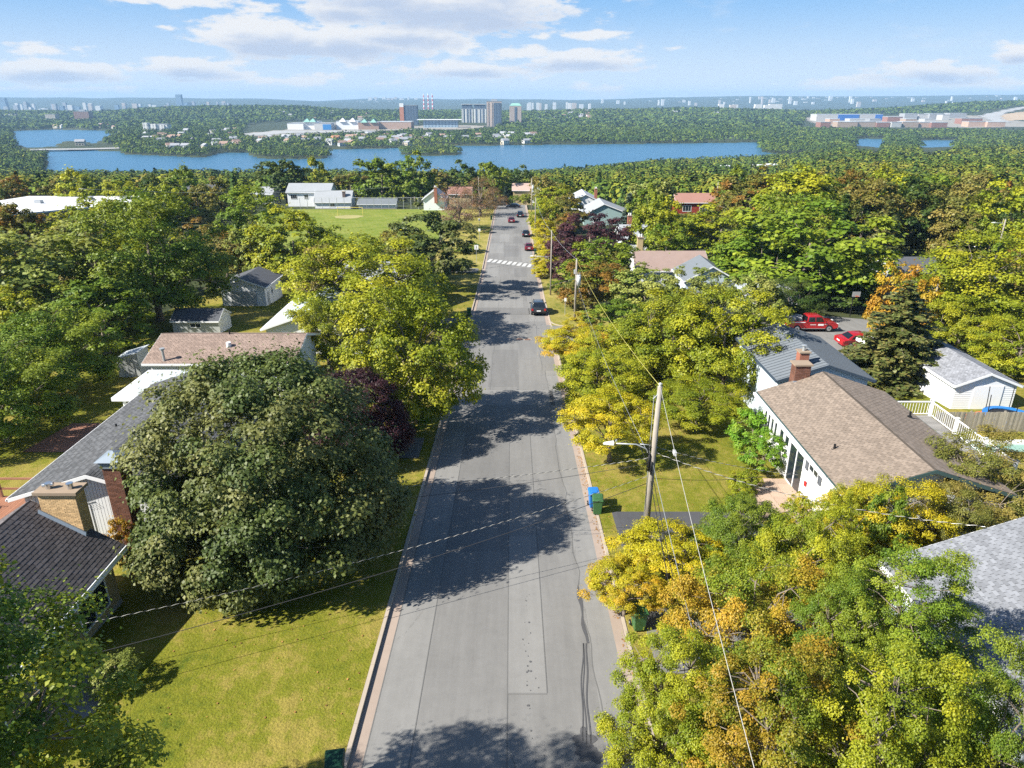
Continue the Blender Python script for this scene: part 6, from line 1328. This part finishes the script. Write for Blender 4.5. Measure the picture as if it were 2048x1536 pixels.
def far_block(name, label, cat, u0, u1, vt, Y, dep, m, roofm=None, cap=0, group=None, rz=0):
    x0, zt = fpos(u0, vt, Y); x1, _ = fpos(u1, vt, Y); xc = (x0 + x1) / 2; z = g1(xc, Y) - 1; e = empty(name, (xc, Y, z), rz, label, cat, group); w2 = (x1 - x0) / 2; h = zt - z
    MB().box(-w2, w2, 0, dep, 0, h).build('wall', m, e); MB().box(-w2 - .4, w2 + .4, -.4, dep + .4, h, h + 1.0).build('roof', roofm or GREYR, e)
    if cap: MB().box(-w2 * .4, w2 * .4, dep * .3, dep * .7, h + 1, h + 1 + cap).build('penthouse', roofm or GREYR, e)
    FARH.append((x0 - 12, Y - 45, x1 + 12, Y + dep + 6)); return e, w2, h
PINKF = facade('pinkish_tower_facade', (.52, .42, .36), (.10, .11, .14), 6, 3.1); WHF = facade('white_block_facade', (.72, .72, .70), (.12, .14, .17), 7, 3.2); GLF = facade('dark_glass_facade', (.06, .09, .14), (.12, .16, .22), 8, 3.4)
BRF = facade('brown_block_facade', (.26, .15, .12), (.07, .07, .08), 6, 3.1); TNF = facade('tan_block_facade', (.45, .42, .36), (.12, .12, .12), 6, 3.1); ORB = mat('orange_brick_wall', (.50, .20, .11), .8, .05); GRR = mat('green_copper_roof', (.22, .42, .36), .7, .05)
LOT = mat('pale_parking_lot', (.27, .25, .22), .9, .12, .05); LROAD = mat('far_road_surface', (.34, .34, .34), .9, .08, .05); BARE = mat('bare_earth', (.38, .29, .20), .95, .15, .03)
e, w2, h = far_block('apartment_tower', 'tallest pinkish-grey apartment tower beyond the lake, left of its lower twin', 'tower', 973, 1003, 203, 2100, 26, PINKF, cap=5); MB().box(-w2 * .05, w2 * .9, -1.2, 0, 4, h - 3).build('glass_bay', GLF, e)
for s in (-.8, -.3): MB().box(s * w2 - 1, s * w2 + 1, -1, 0, 2, h - 2).build('pier', mat('pink_pier', (.55, .44, .38)), e)
e, w2, h = far_block('apartment_tower', 'pinkish apartment tower with a green crown, right of the tallest one', 'tower', 1019, 1043, 212, 2250, 24, PINKF, GRR); MB().box(-w2 * .18, w2 * .18, -1.2, 0, 4, h - 3).build('glass_bay', GLF, e)
MB().add([(-w2, 0, h + 1), (w2, 0, h + 1), (w2, 24, h + 1), (-w2, 24, h + 1), (-w2 * .6, 8, h + 8), (w2 * .6, 8, h + 8), (w2 * .6, 16, h + 8), (-w2 * .6, 16, h + 8)], [(0, 1, 5, 4), (1, 2, 6, 5), (2, 3, 7, 6), (3, 0, 4, 7), (4, 5, 6, 7)]).build('crown_roof', GRR, e)
for a, b, lb in ((923, 945, 'left white apartment block with a dark top storey, left of the tall tower'), (947, 972, 'right white apartment block with a dark top storey, touching the tall tower')):
    e, w2, h = far_block('apartment_block', lb, 'apartment block', a, b, 218, 2350, 30, WHF, group='white apartment blocks beyond the lake'); MB().box(-w2 * .9, w2 * .9, 2, 26, h + 1, h + 13).build('top_storey', GLF, e); MB().box(-w2 * 1.1, w2 * .95, 0, 28, h + 13, h + 14.4).build('top_roof', mat('block_roof', (.5, .5, .5)), e)
    for k in (-.55, .1, .6): MB().box(k * w2 - 2.2, k * w2 + 1.2, -.8, 0, 1, h).build('balcony_recess', GLF, e)
e, w2, h = far_block('office_block', 'orange brick and dark glass block beyond the shopping centre', 'office block', 799, 834, 211, 2200, 24, GLF); MB().box(-w2 - .5, -w2 * .55, -1.5, 24.5, 0, h - 4).build('brick_tower', ORB, e); MB().box(-w2 - .5, -w2 * .55, -1.5, 24.5, h - 4, h + 6).build('white_top', WHITE, e)
e, w2, h = far_block('apartment_block', 'white terraced apartment block on the left far bank', 'apartment block', 286, 334, 249, 1750, 22, WHF); 
for k in range(3): MB().box(-w2 + k * w2 * .68, -w2 + w2 * .40 + k * w2 * .68, -2.5, 10, 0, h + 4 - k * 2.5).build('balcony_stack', WHF, e)
far_block('apartment_block', 'pale slab apartment block at far left, left of the brown one', 'apartment block', 89, 109, 229, 2650, 26, TNF); e, w2, h = far_block('apartment_block', 'brown brick apartment block at far left beyond the small lake', 'apartment block', 146, 176, 223, 2650, 26, BRF, cap=5)
far_block('warehouse', 'low pale building at the far left edge', 'building', 6, 32, 229, 2900, 30, WHF)
e, w2, h = far_block('showroom', 'long low glass building with a wide thin white roof beyond the parking lot', 'building', 846, 915, 240.5, 2030, 30, facade('showroom_glass', (.30, .40, .50), (.10, .16, .24), 9, 5)); MB().box(-w2 * 1.35, w2 * 1.25, -6, 34, h + .8, h + 2.0).build('canopy_roof', WHITE, e)
SC = [(574, 606, 247, 1905, WHITE), (606, 632, 244, 1915, WHITE), (628, 662, 247, 1895, mat('mall_grey_wall', (.5, .5, .5))), (672, 716, 243, 1930, WHITE), (716, 757, 245, 1925, mat('mall_brown_wall', (.33, .22, .17))), (757, 822, 244, 1940, mat('mall_tan_wall', (.40, .28, .22)))]
for k, (a, b, vt, Y, m_) in enumerate(SC):
    e, w2, h = far_block('shopping_centre', ['white left end of the shopping centre', 'white shopping centre hall with a raised block', 'grey shopping centre hall with a blue band', 'white shopping centre hall with pointed glass roofs', 'brown shopping centre hall', 'tan shopping centre hall at the right end'][k], 'shopping centre', a, b, vt, Y, 60, m_, WHITER if k % 2 else GREYR, group='shopping centre halls beyond the lake')
    if k == 2: MB().box(0, w2, -.6, 0, 2, h - 2).build('blue_band', mat('blue_band', (.03, .2, .5)), e)
    if k in (1, 3, 4):
        for q in (-.4, .5): MB().add([(q * w2 - 9, -4, h), (q * w2 + 9, -4, h), (q * w2 + 9, 14, h), (q * w2 - 9, 14, h), (q * w2, 5, h + 9)], [(0, 1, 4), (1, 2, 4), (2, 3, 4), (3, 0, 4)]).build('pointed_roof', WHITE if k == 3 else GRR, e)
drape('parking_lot', [(500, 266), (600, 258), (700, 256), (760, 256), (900, 251), (985, 252), (950, 258), (820, 261), (700, 263), (600, 270), (500, 274)], LOT)
drape('hillside_road', [(484, 268), (560, 262), (650, 262), (740, 262), (740, 265), (640, 266), (560, 268), (486, 273)], LROAD, 1.0)
drape('parking_lot', [(1605, 236), (1700, 232), (1850, 230), (1960, 232), (1990, 240), (2060, 244), (2060, 254), (1950, 256), (1800, 253), (1640, 252)], LOT, n=40)
drape('hillside_road', [(1958, 232), (1985, 226), (2020, 218), (2048, 214), (2060, 216), (2020, 224), (2000, 234), (2020, 246), (1990, 246)], LROAD, 1.2); drape('bare_hillside', [(1990, 232), (2060, 222), (2060, 240), (2010, 242)], BARE, .9)
drape('causeway_road', [(60, 299.2), (160, 297.6), (240, 295.5), (330, 293), (330, 294.6), (240, 297.8), (160, 300), (60, 301.6)], LROAD, .8, 60); drape('quarry_ground', [(1335, 343), (1400, 340), (1480, 339), (1550, 337), (1560, 343), (1480, 346), (1400, 348)], BARE, .5)
rs = random.Random(31); MCOL = [mat('store_wall_white', (.42, .42, .42)), mat('store_wall_tan', (.36, .27, .21)), mat('store_wall_brick', (.26, .13, .10)), mat('store_wall_grey', (.30, .31, .33)), mat('store_wall_peach', (.44, .30, .23))]; BLUEW = mat('store_wall_blue', (.02, .12, .42))
e, w2, h = far_block('superstore', 'long white superstore with a big blue front on the far right bank', 'store', 1634, 1766, 229, 2420, 50, MCOL[0], WHITER); MB().box(-w2 * .35, w2 * .28, -1.5, 0, 0, h).build('blue_front', BLUEW, e); MB().box(w2 * .78, w2, -1.5, 0, 0, h).build('blue_front', BLUEW, e)
ST = [(1642, 1662, 244.5, 2110, 2), (1676, 1716, 244, 2120, 1), (1716, 1752, 244, 2125, 1), (1754, 1780, 245, 2120, 2), (1784, 1804, 245, 2115, 0), (1806, 1838, 244, 2120, 1), (1840, 1862, 245, 2125, 4), (1864, 1896, 245, 2115, 2), (1938, 1975, 243.5, 2130, 4), (1976, 2012, 244, 2120, 4),
      (1776, 1806, 234, 2300, 2), (1810, 1836, 228, 2430, 3), (1838, 1858, 228.5, 2440, 0), (1860, 1890, 228, 2430, 3), (1886, 1900, 230, 2380, 0), (1900, 1934, 227, 2450, 3), (1924, 1966, 237, 2230, 2), (1700, 1730, 238, 2240, 0), (1740, 1762, 238, 2250, 3), (1812, 1834, 238, 2240, 1), (1850, 1872, 238, 2240, 0), (1660, 1680, 238, 2260, 4)]
WN = ['white', 'tan', 'brick', 'grey', 'peach']; 
for k, (a, b, vt, Y, c) in enumerate(ST):
    row = 'front row' if Y < 2200 else 'middle row' if Y < 2350 else 'back row'; far_block('store', f'low {WN[c]} store in the {row} of the shopping park on the far right bank', 'store', a, b, vt, Y, 34, MCOL[c], WHITER if k % 2 else GREYR, group=f'{WN[c]} stores, {row} of the far shopping park')
for k, (a, b, vt, Y, c) in enumerate([(1320, 1336, 341, 700, 0), (1448, 1462, 334, 760, 0), (1512, 1532, 333, 740, 1), (1540, 1556, 331, 770, 0), (1480, 1496, 337, 730, 0)]): far_block('outbuilding', 'small pale building by the bare ground near the lake, right side', 'building', a, b, vt, Y, 12, MCOL[c], WHITE, group='small buildings by the bare ground')
# smoke stacks
RW = [mat('stack_white', (.75, .75, .75)), mat('stack_red', (.55, .06, .05))]
for k, u in enumerate((847, 856, 864.5)):
    x, zt = fpos(u, 187, 5200); zb_ = g1(x, 5200) - 2; e = empty('smokestack', (x, 5200, zb_), label=['left', 'middle', 'right'][k] + ' one of three tall red and white striped smokestacks on the horizon', cat='smokestack', group='striped smokestacks'); h = zt - zb_
    for j in range(9): MB().cyl((0, 0, h * j / 9), (0, 0, h * (j + 1) / 9), 6.5 - j * .35, 6.5 - (j + 1) * .35, 12).build('band', RW[j % 2], e)
# far city blocks
CB = [mat('city_block_pale', (.62, .62, .62)), mat('city_block_grey', (.34, .36, .40)), mat('city_block_tan', (.48, .42, .38)), mat('city_block_blue', (.16, .24, .34))]
cube_me = [MB().box(-.5, .5, -.5, .5, 0, 1).mesh('city_block') for _ in CB]
for m_, me in zip(CB, cube_me): me.materials.append(m_)
def city(u, vt, wpx, Y, c, label, group):
    x, zt = fpos(u, vt, Y); z = g1(x, Y) - 3; o = bpy.data.objects.new('city_block', cube_me[c]); C.objects.link(o); o.location = (x, Y, z); w_ = wpx * Y / 1511; o.scale = (w_, max(w_ * .7, 20), max(zt - z, 8)); tag(o, label, 'city building', group)
city(357, 189, 11, 5600, 3, 'tall dark blue glass tower standing out on the skyline at left', 'skyline towers'); city(5, 196, 12, 5200, 3, 'blue-grey tower at the left edge of the skyline', 'skyline towers'); city(1205, 198, 4, 7600, 0, 'lone thin pale tower on the skyline right of the centre', 'skyline towers')
for (u0, u1, v0, v1, Y0_, Y1_, n, wmn, wmx, lb) in [(8, 130, 203, 219, 4400, 5600, 34, 3, 9, 'blocks of the hazy city at the far left'), (130, 345, 205, 214, 4400, 5600, 26, 3, 10, 'blocks of the hazy city left of the dark glass tower'), (365, 470, 202, 210, 5200, 6200, 14, 3, 8, 'blocks of the hazy city right of the dark glass tower'), (735, 835, 192, 200, 8600, 9200, 16, 3, 8, 'buildings on the hilltop left of the smokestacks'), (700, 780, 200, 206, 7600, 8400, 8, 2, 5, 'small pale buildings on the hillside left of the smokestacks'),
        (1050, 1180, 204, 209, 4600, 5600, 12, 3, 9, 'pale buildings beyond the ridge right of the towers'), (1480, 1680, 192, 206, 7000, 9000, 34, 2, 7, 'white blocks on the hazy hillside at the right'), (1200, 1480, 198, 209, 6500, 8800, 18, 2, 6, 'scattered pale buildings on the hazy hillside, middle right'), (1690, 2040, 192, 206, 6500, 9000, 26, 2, 7, 'scattered pale buildings on the hazy hillside, far right'), (1440, 1560, 208, 212, 3700, 4200, 9, 5, 14, 'long pale halls just beyond the right ridge'), (1880, 2040, 205, 210, 3700, 4200, 5, 10, 26, 'long white halls behind the ridge at far right')]:
    for k in range(n): city(rs.uniform(u0, u1), rs.uniform(v0, v1), rs.uniform(wmn, wmx), rs.uniform(Y0_, Y1_), rs.choice((0, 1, 2, 0, 1, 3)) if u0 < 700 else rs.choice((0, 0, 2)), 'one of the ' + lb, lb)
# small houses on the far banks, one mesh each with wall and roof
HW = [mat('lake_house_wall', (.70, .70, .68), obj_color=True)]; HRF = [mat('lake_house_roof', (.30, .31, .34)), mat('lake_house_brown_roof', (.30, .20, .16)), mat('lake_house_orange_roof', (.55, .26, .14))]
hm = []
for k in range(3):
    m_ = MB().box(-6, 6, -4.5, 4.5, 0, 6.2); m_.add([(-6.5, -5, 6), (6.5, -5, 6), (6.5, 5, 6), (-6.5, 5, 6), (-6.5, 0, 9.2), (6.5, 0, 9.2)], [(0, 1, 5, 4), (2, 3, 4, 5), (1, 2, 5), (3, 0, 4), (0, 3, 2, 1)], 1)
    for q in (-3.8, 0, 3.8): m_.box(q - .8, q + .8, -4.56, -4.5, 1.2, 2.9, 2).box(q - .8, q + .8, -4.56, -4.5, 4.0, 5.4, 2)
    me = m_.mesh('lake_house'); me.materials.append(HW[0]); me.materials.append(HRF[k]); me.materials.append(GLASS); hm.append(me)
def lake_house(u, v, k, lb, s=1.0):
    x, y, z = ground_px(u, v)
    if is_water(np.array([x]), np.array([y]))[0] or y > 3200: return
    o = bpy.data.objects.new('lake_house', hm[k]); C.objects.link(o); o.location = (x, y, z - .5); o.rotation_euler.z = rs.uniform(-.9, .9); o.scale = (s * rs.uniform(.8, 1.2), s, s * rs.uniform(.8, 1.15)); c = rs.choice(((1, 1, 1), (1, .95, .85), (.75, .8, .9), (1, 1, 1), (.8, .72, .6))); o.color = (*c, 1); nm = {(1, 1, 1): 'white', (1, .95, .85): 'cream', (.75, .8, .9): 'pale blue', (.8, .72, .6): 'tan'}[c]; lb2 = lb.replace('one of the ', '').replace('pale houses', 'houses').replace('white houses', 'houses').replace('few ', '').replace('pinkish ', '').replace('orange-roofed ', ''); lb3 = f'{nm} house with {("grey", "brown", "orange")[k]} roof, ' + lb2.replace('houses ', ''); tag(o, lb3, 'house', f'{nm} {("grey", "brown", "orange")[k]}-roofed ' + lb2); FARH.append((x - 9, y - 34, x + 9, y + 8))
for (u0, u1, v0, v1, n, lb) in [(500, 660, 277, 288, 14, 'one of the shore houses left of centre beyond the lake'), (660, 830, 270, 293, 26, 'one of the houses lining the far shore in the middle'), (830, 1080, 270, 289, 18, 'one of the houses among trees on the far shore near the towers'), (1080, 1180, 224, 240, 26, 'one of the white houses on the hill right of the towers'), (240, 480, 262, 300, 30, 'one of the houses scattered on the left far bank'), (180, 250, 247, 258, 6, 'one of the white houses above the small lake at left'), (560, 800, 222, 240, 12, 'one of the pale houses on the wooded hill behind the shopping centre'), (1340, 1440, 222, 236, 5, 'one of the few pale houses on the right ridge'), (100, 150, 255, 259, 3, 'one of the pinkish houses by the small lake at left')]:
    for k in range(n): lake_house(rs.uniform(u0, u1), rs.uniform(v0, v1), rs.choice((0, 0, 0, 1)), lb, 1.15)
lake_house(672, 283, 2, 'one of the orange-roofed houses on the far shore', 1.3)
lake_house(162, 291, 0, 'one of the white houses on the small wooded isle by the causeway', 1.2)
def scatter(y0, y1, sp, seed, tmax=.86, thin=0):
    rng = np.random.default_rng(seed); xs, ys = [], []; y = y0
    while y < y1:
        half = (y * .9266 + 30) * tmax; n = int(2 * half / sp); xs.append(np.linspace(-half, half, n) + rng.uniform(-.45, .45, n) * sp); ys.append(y + rng.uniform(-.5, .5, n) * sp); y += sp
    x, y = np.concatenate(xs), np.concatenate(ys); k = ~is_water(x, y) & ~is_water(x, y - sp * .5) & ~is_water(x, y + sp * .3) 
    z = gz(x, y); u, v = proj(x, y, z)
    ua, va = proj(x, y, z + 8)
    for p in NOTREE: k &= ~inpoly(u, v, p) & ~inpoly(ua, va, p)
    if y1 > 700:   # the ponds lie open: nothing tall on their near banks
        ut, vt_ = proj(x, y, z + 11)
        for p in WATER[1:]: k &= ~(inpoly(ut, vt_, p) & (y < 2100))
        k &= ~(inpoly(ut, vt_, WATER[0]) & (y > 1240))
    for a, c_, b_, d_ in FOOT: k &= ~((x > a - 2) & (x < b_ + 2) & (y > c_ - 2) & (y < d_ + 2))
    if y0 > 600 or y1 > 600:
        for a, c_, b_, d_ in FARH: k &= ~((x > a) & (x < b_) & (y > c_) & (y < d_))
    op = vnoise(x, y, 60, 21); k &= ~((op > .80) & (rng.random(len(x)) < thin))
    return x[k], y[k], z[k], rng
def forest(name, label, y0, y1, sp, Rr, H, nq, qs, seed, thin=.5, extra=None):
    x, y, z, rng = scatter(y0, y1, sp, seed, thin=thin)
    if extra is not None: x, y = np.concatenate([x, extra[0]]), np.concatenate([y, extra[1]]); z = gz(x, y)
    n = len(x); r = Rr * rng.uniform(.7, 1.25, n); h = H * rng.uniform(.7, 1.25, n); con = rng.random(n) < .07; r[con] *= .5; h[con] *= 1.1
    hz = np.clip(vnoise(x, y, 45, 31) * .55 + vnoise(x, y, 160, 32) * .35 + rng.normal(size=n) * .20, 0, 1) * .98; hz = hz * np.clip(.98 - y / 2800, .42, 1); hz[con] = .02
    N = n * nq; ci = np.repeat(np.arange(n), nq); d = sphere_dirs(N, rng, -.25); q = rng.uniform(.86, 1.0, N)
    px_ = d[:, 0] * r[ci] * q; py_ = d[:, 1] * r[ci] * q; pz = h[ci] * (.42 + .55 * d[:, 2] * q)
    cn_ = con[ci]; f = rng.random(N); px_ = np.where(cn_, d[:, 0] * r[ci] * (1 - f) * 1.3, px_); py_ = np.where(cn_, d[:, 1] * r[ci] * (1 - f) * 1.3, py_); pz = np.where(cn_, h[ci] * (.1 + .9 * f), pz)
    P = np.stack([x[ci] + px_, y[ci] + py_, z[ci] + pz], 1); nn = d + np.array([0, 0, .45]) + rng.normal(size=(N, 3)) * .13
    v, f = leaf_quads(P, nn, qs, rng); ti = np.clip(.42 + rng.normal(size=n)[ci] * .15 + rng.normal(size=N) * .07, 0, 1); hu = np.clip(hz[ci] + rng.normal(size=N) * .05, 0, 1)
    o = link(np_mesh(name, v, f, {'tint': ti, 'hue': hu}), name, None, FOREST); tag(o, label, 'woodland', kind='stuff'); print(name, n, N, 'tris', sum(len(o_.data.polygons) * 2 for o_ in []) )
ex = [(t[1], t[0]) for t in FILL[nf:]]
forest('woodland', 'wooded slope running down from the houses to the near shore of the lake', 330, 520, 7.2, 4.8, 8.6, 78, 1.25, 5, extra=(np.array([e_[0] for e_ in ex]), np.array([e_[1] for e_ in ex])) if ex else None)
forest('woodland', 'lower woods along the near shore of the lake', 520, 1250, 8.8, 5.6, 8.8, 28, 2.1, 6)
forest('woodland', 'woods on the islands and the far shore of the lake', 1250, 1900, 10.5, 6.2, 11, 16, 3.3, 7, thin=.7)
forest('woodland', 'distant wooded ridges beyond the lake', 1900, 3500, 19, 11, 12, 10, 7, 8, thin=.5)

# ---------------------------------------------------------------- the air
hz_ = MB().box(-13500, 13500, -110, 11990, -66, 130).build('haze', bpy.data.materials.new('air')); tag(hz_, kind='stuff'); am = hz_.data.materials[0]; am.use_nodes = True
an = am.node_tree; an.nodes.remove(an.nodes['Principled BSDF']); pvn = an.nodes.new('ShaderNodeVolumePrincipled'); pvn.inputs['Color'].default_value = (.42, .68, 1.0, 1); pvn.inputs['Density'].default_value = .00010; pvn.inputs['Anisotropy'].default_value = .0
an.links.new(pvn.outputs[0], an.nodes['Material Output'].inputs['Volume'])

print('TRIS', sum(len(p.vertices) - 2 for me in bpy.data.meshes for p in (me.polygons if me.users else [])) if False else sum(len(me.loops) - 2 * len(me.polygons) for me in bpy.data.meshes if me.users))
